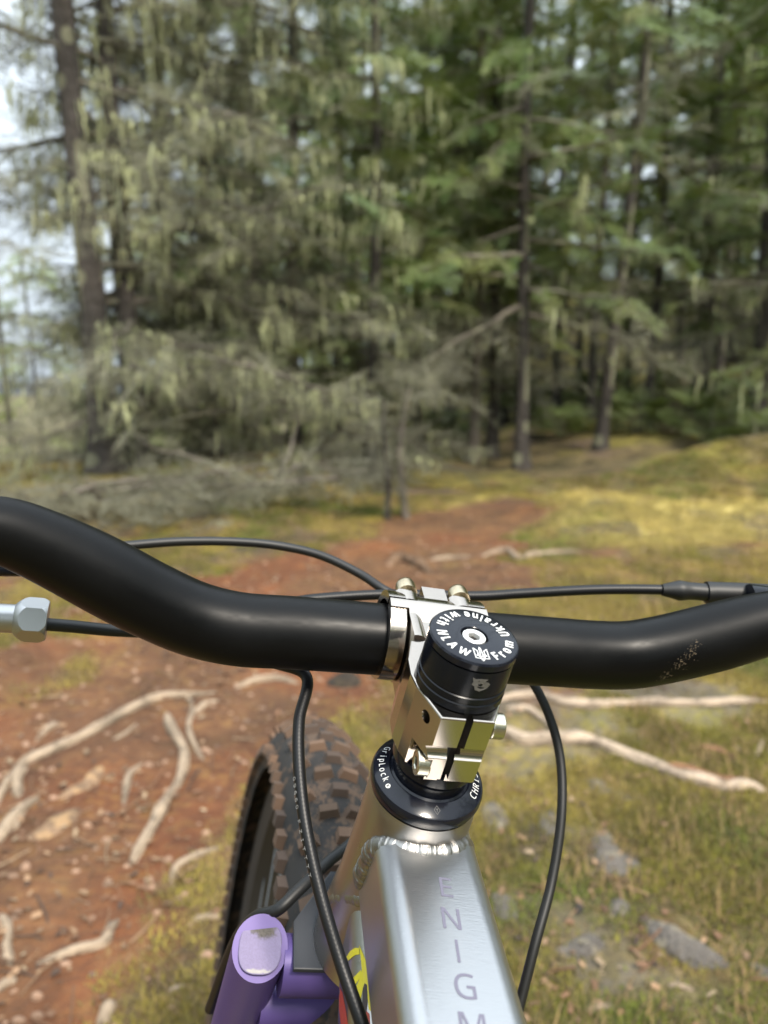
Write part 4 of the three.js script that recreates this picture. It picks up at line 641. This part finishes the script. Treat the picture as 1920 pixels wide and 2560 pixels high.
{
  part('crown_tube', rod(V(-41, -194.5, 3), V(41, -194.5, 3), 13.2, 13.2, 40), B.purple, fork);
  part('crown_tube', rod(V(-46, -229, 1), V(46, -229, 1), 11, 11, 40), B.purple, fork);
  for (const m of [-1, 1]) {
    const a = V(52.5 * m, -181, 4), b = V(60 * m, -562, -46), len = a.distanceTo(b), g = new THREE.CylinderGeometry(12.6, 10, len, 40, 6), p = g.attributes.position;
    for (let i = 0; i < p.count; i++) if (p.getY(i) > len / 2 - 0.01) p.setY(i, len / 2 - p.getZ(i) * 0.45);
    const gg = toCreasedNormals(g, 0.6); gg.translate(0, -len / 2, 0); gg.applyQuaternion(new THREE.Quaternion().setFromUnitVectors(V(0, -1, 0), b.clone().sub(a).normalize())); gg.translate(a.x, a.y, a.z);
    const leg = part('leg', gg, B.purple, fork);
    const sq = new THREE.Shape(); for (let k = 0; k <= 48; k++) { const t = (k / 48) * 6.2832, q = (v) => Math.sign(v) * Math.abs(v) ** 0.74; sq[k ? 'lineTo' : 'moveTo'](9.3 * q(Math.cos(t)) , 10.4 * q(Math.sin(t))); }
    const pl = new THREE.ExtrudeGeometry(sq, { depth: 0.5, bevelEnabled: true, bevelSize: 0.5, bevelThickness: 0.4, bevelSegments: 2 }); pl.rotateX(-Math.PI / 2); pl.rotateX(0.4229); pl.translate(a.x, a.y + 0.1, a.z);
    part('leg_cap', pl, capMat, fork);
  }
}
{ const s = new THREE.Shape([[-37, -14], [-37, 8], [-18, 36], [18, 36], [37, 8], [37, -14]].map((q) => new THREE.Vector2(...q))), g = new THREE.ExtrudeGeometry(s, { depth: 1.5, bevelEnabled: true, bevelSize: 0.6, bevelThickness: 0.6, bevelSegments: 2 }); g.rotateX(-Math.PI / 2); g.translate(0, -181, 0); part('mudguard', g, B.plastic); }
// front wheel
const wheel = assembly('front_wheel');
{
  const toWheel = (g) => g.rotateZ(Math.PI / 2).translate(AXLE.x, AXLE.y, AXLE.z);
  const prof = []; for (let k = 0; k <= 28; k++) { const a = lerp(-0.30, Math.PI + 0.30, k / 28); prof.push(new THREE.Vector2(318 + 31 * Math.sin(a), 32.5 * -Math.cos(a))); }
  const ty = new THREE.LatheGeometry(prof, 160); { const uv = ty.attributes.uv; for (let i = 0; i < uv.count; i++) uv.setXY(i, uv.getX(i) * 28, uv.getY(i) * 2); }
  part('tyre', toWheel(ty), B.tyre, wheel);
  part('rim', toWheel(lathe([[309, -17], [311, -15], [309, -13], [300, -13], [284, -10], [280, 0], [284, 10], [300, 13], [309, 13], [311, 15], [309, 17], [298, 18], [282, 13], [276, 0], [282, -13], [298, -18], [309, -17]], 120, 0.5)), B.side, wheel);
  part('hub', toWheel(lathe([[0, -50], [10, -50], [10, -34], [28, -32], [28, -29], [15, -26], [15, 26], [28, 29], [28, 32], [10, 34], [10, 50], [0, 50]], 40, 0.5)), B.satin, wheel);
  for (let k = 0; k < 32; k++) { const a = (k / 32) * 6.2832, s = k % 2 ? 1 : -1, h = a + (k % 4 < 2 ? 0.55 : -0.55); part('spoke', rod(V(30.5 * s, AXLE.y + 27 * Math.cos(h), AXLE.z - 27 * Math.sin(h)), V(3 * s, AXLE.y + 279 * Math.cos(a), AXLE.z - 279 * Math.sin(a)), 0.9, 0.9, 6), B.spoke, wheel); }
  const knobShape = (w, l, h) => { const g = new THREE.CylinderGeometry(0.5, 0.62, 1, 4, 1).rotateY(Math.PI / 4).scale(1.35, 1, 1.35); g.scale(w, h, l); return toCreasedNormals(g, 0.4); };
  const kinds = { mid: knobShape(11.5, 6.5, 6.5), wide: knobShape(11, 7.5, 6.5), tie: knobShape(10, 8, 6), edge: knobShape(8, 11, 7.5) };
  for (const k of Object.values(kinds)) k.scale(0.001, 0.001, 0.001);
  const rows = 104, far = [], r = mulberry(333), q = new THREE.Quaternion();
  for (let i = 0; i < rows; i++) {
    const al = (i / rows) * 6.2832, deg = ((al * 180) / Math.PI + 180) % 360 - 180, shown = deg > -45 && deg < 112, list = i % 2 ? [['mid', -9, 0], ['mid', 9, 0]] : [['tie', 0, 0]];
    if (!(i % 2)) list.push(['wide', -22, 0.12], ['wide', 22, -0.12]);
    list.push(['edge', -33.5, 0.3], ['edge', 33.5, -0.3]);
    for (const [kind, x, yaw] of list) {
      const lat = x / 32.5, b = Math.asin(clamp(lat, -1, 1)) * 0.92, R = 318 + 33 * Math.cos(b), xx = 34 * Math.sin(b), aa = al + (Math.abs(x) > 30 ? 0.02 : 0);
      const m = new THREE.Matrix4().makeTranslation(AXLE.x / 1000, AXLE.y / 1000, AXLE.z / 1000).multiply(new THREE.Matrix4().makeRotationX(-aa)).multiply(new THREE.Matrix4().makeTranslation(xx / 1000, R / 1000, 0)).multiply(new THREE.Matrix4().makeRotationZ(-b)).multiply(new THREE.Matrix4().makeRotationY(yaw));
      if (shown) { const k = mesh('tread_knob', kinds[kind], knobMats[Math.floor(r() * 3)], wheel); k.applyMatrix4(m); } else far.push(kinds[kind].clone().applyMatrix4(m));
    }
  }
  mesh('tread', mergeGeometries(far), knobMats[1], wheel).userData.kind = 'stuff';
}
// handlebar, grips and brake levers
const barPts = [[-420, 22, 6], [-330, 14, -8], [-230, 2, -27], [-192, -4, -36], [-176, -7.5, -42], [-165, -12.5, -44.5], [-150, -20.5, -47], [-120, -36.5, -49.5], [-102, -43.5, -50], [-84, -46, -50], [-60, -44.6, -50], [-20, -42.6, -50], [22, -40.7, -50], [60, -38.6, -50], [80, -37.5, -50], [97, -35, -49.5], [112, -29.5, -49], [134, -18.5, -48], [156, -5.5, -46], [170, 2, -43], [190, 8, -38], [230, 14, -28], [330, 26, -9], [420, 34, 5]].map((p) => V(...p));
const barR = (x) => 15.9 - 4.8 * smooth(128, 215, Math.abs(x));
const barGeo = tube(barPts, (t) => barR(lerp(-420, 420, t)), { seg: 260, sides: 40 });
const bar = part('handlebar', barGeo, B.barBlack);
{ // scuffed paint on the outside of one bend, and fine dust
  bar.updateWorldMatrix(true, false); const rc = new THREE.Raycaster(), spots = [[1700, 1660, 1], [1725, 1635, 1], [1665, 1690, 1.2], [1740, 1612, 0.8], [1655, 1700, 0.8], [1562, 1568, 0.35]].map(([x, y, s]) => { rc.set(V(0, EYE, 0), ray(x, y)); const h = rc.intersectObject(bar)[0]; return h ? [h.uv.x, h.uv.y, s] : null; }).filter(Boolean), len = 920;
  B.barBlack.map = texture(512, 2048, (i, j) => { const u = (i + 0.5) / 512, l = ((j + 0.5) / 2048) * len; let w = 0; for (const [a, b, s] of spots) { const dx = (u - a) * 95, dy = l - b, q = Math.hypot(dx, dy * 1.3) / (5 * s); w = Math.max(w, smooth(0.7, 0.78, noise(dx * 3.1 + 40, dy * 2.2 + 40) * 0.65 + fbm(dx * 0.9, dy * 0.7 + 9, 3) * 0.55 - q * 0.22 + 0.02)); } const dust = smooth(0.78, 0.95, noise(u * 260, l * 2.7)) * 0.35; return [lerp(0.0025, 0.2, w * 0.6) + dust * 0.006, lerp(0.0025, 0.15, w * 0.6) + dust * 0.0055, lerp(0.003, 0.1, w * 0.6) + dust * 0.005].map(enc); }, { srgb: true });
  B.barBlack.map.repeat.set(1, 1 / len); B.barBlack.color.set(0xffffff); B.barBlack.roughnessMap = smudge.clone(); B.barBlack.roughnessMap.repeat.set(2, 1 / 110); B.barBlack.roughness = 0.5;
}
for (const s of [-1, 1]) { const e = s < 0 ? [barPts[0], barPts[1]] : [barPts[23], barPts[22]]; part('grip', rod(e[0], e[1].clone().lerp(e[0], -0.15), 16, 16, 28), B.rubber); }
const lever = part('brake_lever', mergeGeometries([tube([local(-160, 1400, 370), local(-60, 1415, 372), local(30, 1420, 375), local(85, 1418, 380)], (t) => 4.2, { seg: 20, sides: 12 }), rod(local(-250, 1390, 365), local(-90, 1405, 370), 9, 7)]), B.satin);
part('brake_lever', mergeGeometries([tube([local(1870, 1500, 380), local(1990, 1510, 380), local(2150, 1500, 385)], (t) => 8 - t, { seg: 16, sides: 14 })]), B.satin);
// hoses and cables
const hose = (name, pts, r, mat = B.rubber, seg = 120) => part(name, tube(pts, r, { seg, sides: 14 }), mat);
const at = (l) => l.map((p) => local(...p));
hose('brake_hose', [...at([[180, 1372, 378], [290, 1366, 385], [450, 1354, 395], [600, 1355, 405], [700, 1365, 410], [800, 1388, 410], [900, 1435, 405], [975, 1482, 398]]), V(25, -60, -106), V(58, -70, -92), ...at([[1340, 1720, 400], [1380, 1810, 395], [1401, 1900, 390], [1404, 2030, 380], [1380, 2200, 368], [1338, 2360, 355], [1286, 2560, 345], [1262, 2640, 341]])], 2.35, B.rubber, 260);
part('hose_collar', tube(at([[255, 1352, 377], [275, 1360, 382], [300, 1368, 386]]), (t) => 4.4 - 1.2 * t, { seg: 8, sides: 14 }), B.rubber);
const ridged = Ph({ color: rgb(0.005, 0.005, 0.006), specularIntensity: 0.7, roughness: 0.42, bumpMap: (() => { return texture(64, 64, (i, j) => 0.5 + 0.25 * Math.sin((i + j) * 0.19635) + 0.25 * Math.sin((i - j) * 0.19635)); })(), bumpScale: 0.00002 });
{ const pts = [...at([[1960, 1490, 388], [1890, 1487, 390], [1680, 1475, 390], [1500, 1474, 392], [1300, 1484, 394], [1200, 1490, 394], [980, 1486, 392], [850, 1492, 388], [740, 1504, 384]]), V(-74, -66, -92), V(-80, -72, -80), V(-68, -71, -63), ...at([[765, 1690, 350], [748, 1800, 335], [747, 1900, 325], [762, 2050, 312], [800, 2230, 300], [850, 2400, 290], [905, 2560, 280], [925, 2620, 277]])];
  const g = tube(pts, 2.6, { seg: 300, sides: 16 }); const uv = g.attributes.uv; for (let i = 0; i < uv.count; i++) uv.setXY(i, uv.getX(i) * 5, uv.getY(i) / 3.4); part('brake_hose', g, ridged);
  const c = new THREE.CatmullRomCurve3(at([[748, 1800, 335], [747, 1900, 325], [762, 2050, 312], [800, 2230, 300], [850, 2400, 290]]));
  const dig = [['0', 0.27], ['9', 0.3], ['6', 0.33], ['6', 0.36], ['0', 0.39], ['F', 0.45], ['Z', 0.49], ['I', 0.525], ['T', 0.56], ['T', 0.595], ['T', 0.63], ['T', 0.665]];
  for (const [ch, t] of dig) { const p = c.getPointAt(t), T = c.getTangentAt(t), toEye = eyeL.clone().sub(p).normalize(), n = toEye.addScaledVector(T, -toEye.dot(T)).normalize(), left = T.clone().cross(n).normalize(); const o = n.clone().multiplyScalar(0.42).addScaledVector(left.clone().multiplyScalar(left.x < 0 ? 1 : -1), 0.9).normalize(); const yy = o.clone().cross(T).normalize(); const g2 = glyph(ch, 2.3, font, 0.05); g2.translate(0, -1.15, 0); g2.applyMatrix4(new THREE.Matrix4().makeBasis(T, yy.negate().multiplyScalar(-1), o)); g2.translate(p.x + o.x * 2.6, p.y + o.y * 2.6, p.z + o.z * 2.6); part('printed_letter', g2, B.print); }
}
{ const c = at([[1655, 1475, 389], [1690, 1476, 389], [1735, 1478, 389], [1800, 1484, 388]]); part('hose_collar', tube(c, (t) => (t < 0.3 ? lerp(2.9, 5.2, t / 0.3) : 5.2 - 0.7 * smooth(0.3, 0.5, t)), { seg: 24, sides: 18 }), B.rubber); part('hose_sleeve', tube(at([[1765, 1481, 388.5], [1850, 1484, 388], [1960, 1490, 387]]), 5.6, { seg: 12, sides: 18 }), B.rubber); }
hose('shift_cable', [...at([[105, 1560, 344], [180, 1566, 350], [300, 1577, 360]]), V(-100, -76, -86), V(-55, -68, -97), V(-14, -66, -104), V(14, -85, -96), V(10, -140, -66), V(-6, -166, -48), V(-22, -168, -33), V(-37, -169, -17), V(-46, -173, -9.5), V(-54, -183, -13), V(-60, -205, -18), V(-66, -280, -26)], 2.9, B.rubber, 200);
{ const a = local(-40, 1543, 337), b = local(48, 1547, 340), c = local(122, 1552, 344), ax = c.clone().sub(a).normalize(); const hx = rod(b.clone().addScaledVector(ax, -2), c.clone().addScaledVector(ax, -0.5), 9.9, 9.9, 6).toNonIndexed(); hx.computeVertexNormals(); const nm = assembly('barrel_adjuster');
  const hexB = both(brush(hx), new THREE.SphereGeometry(10.3, 48, 32).scale(1, 1, 1).translate((b.x + c.x) / 2, (b.y + c.y) / 2, (b.z + c.z) / 2)); part('hex_nut', hexB.geometry, B.silver, nm); part('collar', rod(a, b, 6.3, 6.3, 28), B.silver, nm); part('threads', rod(a.clone().addScaledVector(ax, -12), a, 5, 5, 20), B.dark, nm); }
// sticker on the down tube: abstract yellow and red flames laid onto the tube
{
  DT.updateWorldMatrix(true, false); const rc = new THREE.Raycaster();
  const lay = (name, poly, mat, lift) => {
    const s = new THREE.Shape(poly.map((p) => new THREE.Vector2(...p))), g0 = new THREE.ShapeGeometry(s), tri = []; const p0 = g0.attributes.position, ix = g0.index.array;
    const rec = (a, b, c, n) => { if (!n) { tri.push(a, b, c); return; } const ab = a.clone().lerp(b, 0.5), bc = b.clone().lerp(c, 0.5), ca = c.clone().lerp(a, 0.5); rec(a, ab, ca, n - 1); rec(ab, b, bc, n - 1); rec(ca, bc, c, n - 1); rec(ab, bc, ca, n - 1); };
    for (let i = 0; i < ix.length; i += 3) rec(...[0, 1, 2].map((k) => V(p0.getX(ix[i + k]), p0.getY(ix[i + k]), 0)), 2);
    const out = [], m = DT.matrixWorld.clone().invert(); let miss = 0;
    for (const q of tri) { rc.set(V(0, EYE, 0), ray(q.x, q.y)); const hit = rc.intersectObject(DT)[0]; if (!hit) { miss++; out.push(NaN, 0, 0); continue; } const w = hit.point.clone().addScaledVector(hit.face.normal.clone().transformDirection(DT.matrixWorld), lift * 0.001).applyMatrix4(bikeInv).multiplyScalar(1000); out.push(w.x, w.y, w.z); }
    const keep = []; for (let i = 0; i < out.length; i += 9) if (![0, 3, 6].some((k) => isNaN(out[i + k]))) keep.push(...out.slice(i, i + 9));
    if (!keep.length) { console.log('sticker piece misses the tube', name); return; }
    const g = new THREE.BufferGeometry(); g.setAttribute('position', new THREE.Float32BufferAttribute(keep, 3)); g.computeVertexNormals(); part(name, g, mat, DT);
  };
  lay('yellow_flame', [[898, 2362], [908, 2384], [920, 2415], [930, 2460], [933, 2500], [930, 2530], [922, 2524], [918, 2478], [908, 2470], [902, 2500], [897, 2508], [886, 2478], [900, 2446], [905, 2425], [902, 2392]], B.yellow, 0.15);
  lay('yellow_band', [[867, 2392], [876, 2378], [888, 2370], [898, 2370], [900, 2386], [888, 2388], [878, 2396], [872, 2402]], B.yellow, 0.2);
  lay('yellow_flame', [[882, 2446], [903, 2424], [903, 2442], [890, 2460], [885, 2466]], B.yellow, 0.1);
  lay('dark_flame', [[908, 2470], [912, 2458], [918, 2462], [920, 2500], [914, 2545], [907, 2560], [906, 2510]], B.brown, 0.2);
  lay('red_flame', [[846, 2462], [856, 2480], [866, 2530], [872, 2575], [854, 2575], [848, 2520]], B.red, 0.1);
  lay('red_flame', [[905, 2560], [914, 2525], [924, 2535], [926, 2575], [904, 2575]], B.red, 0.12);
}
renderer.render(scene, camera);
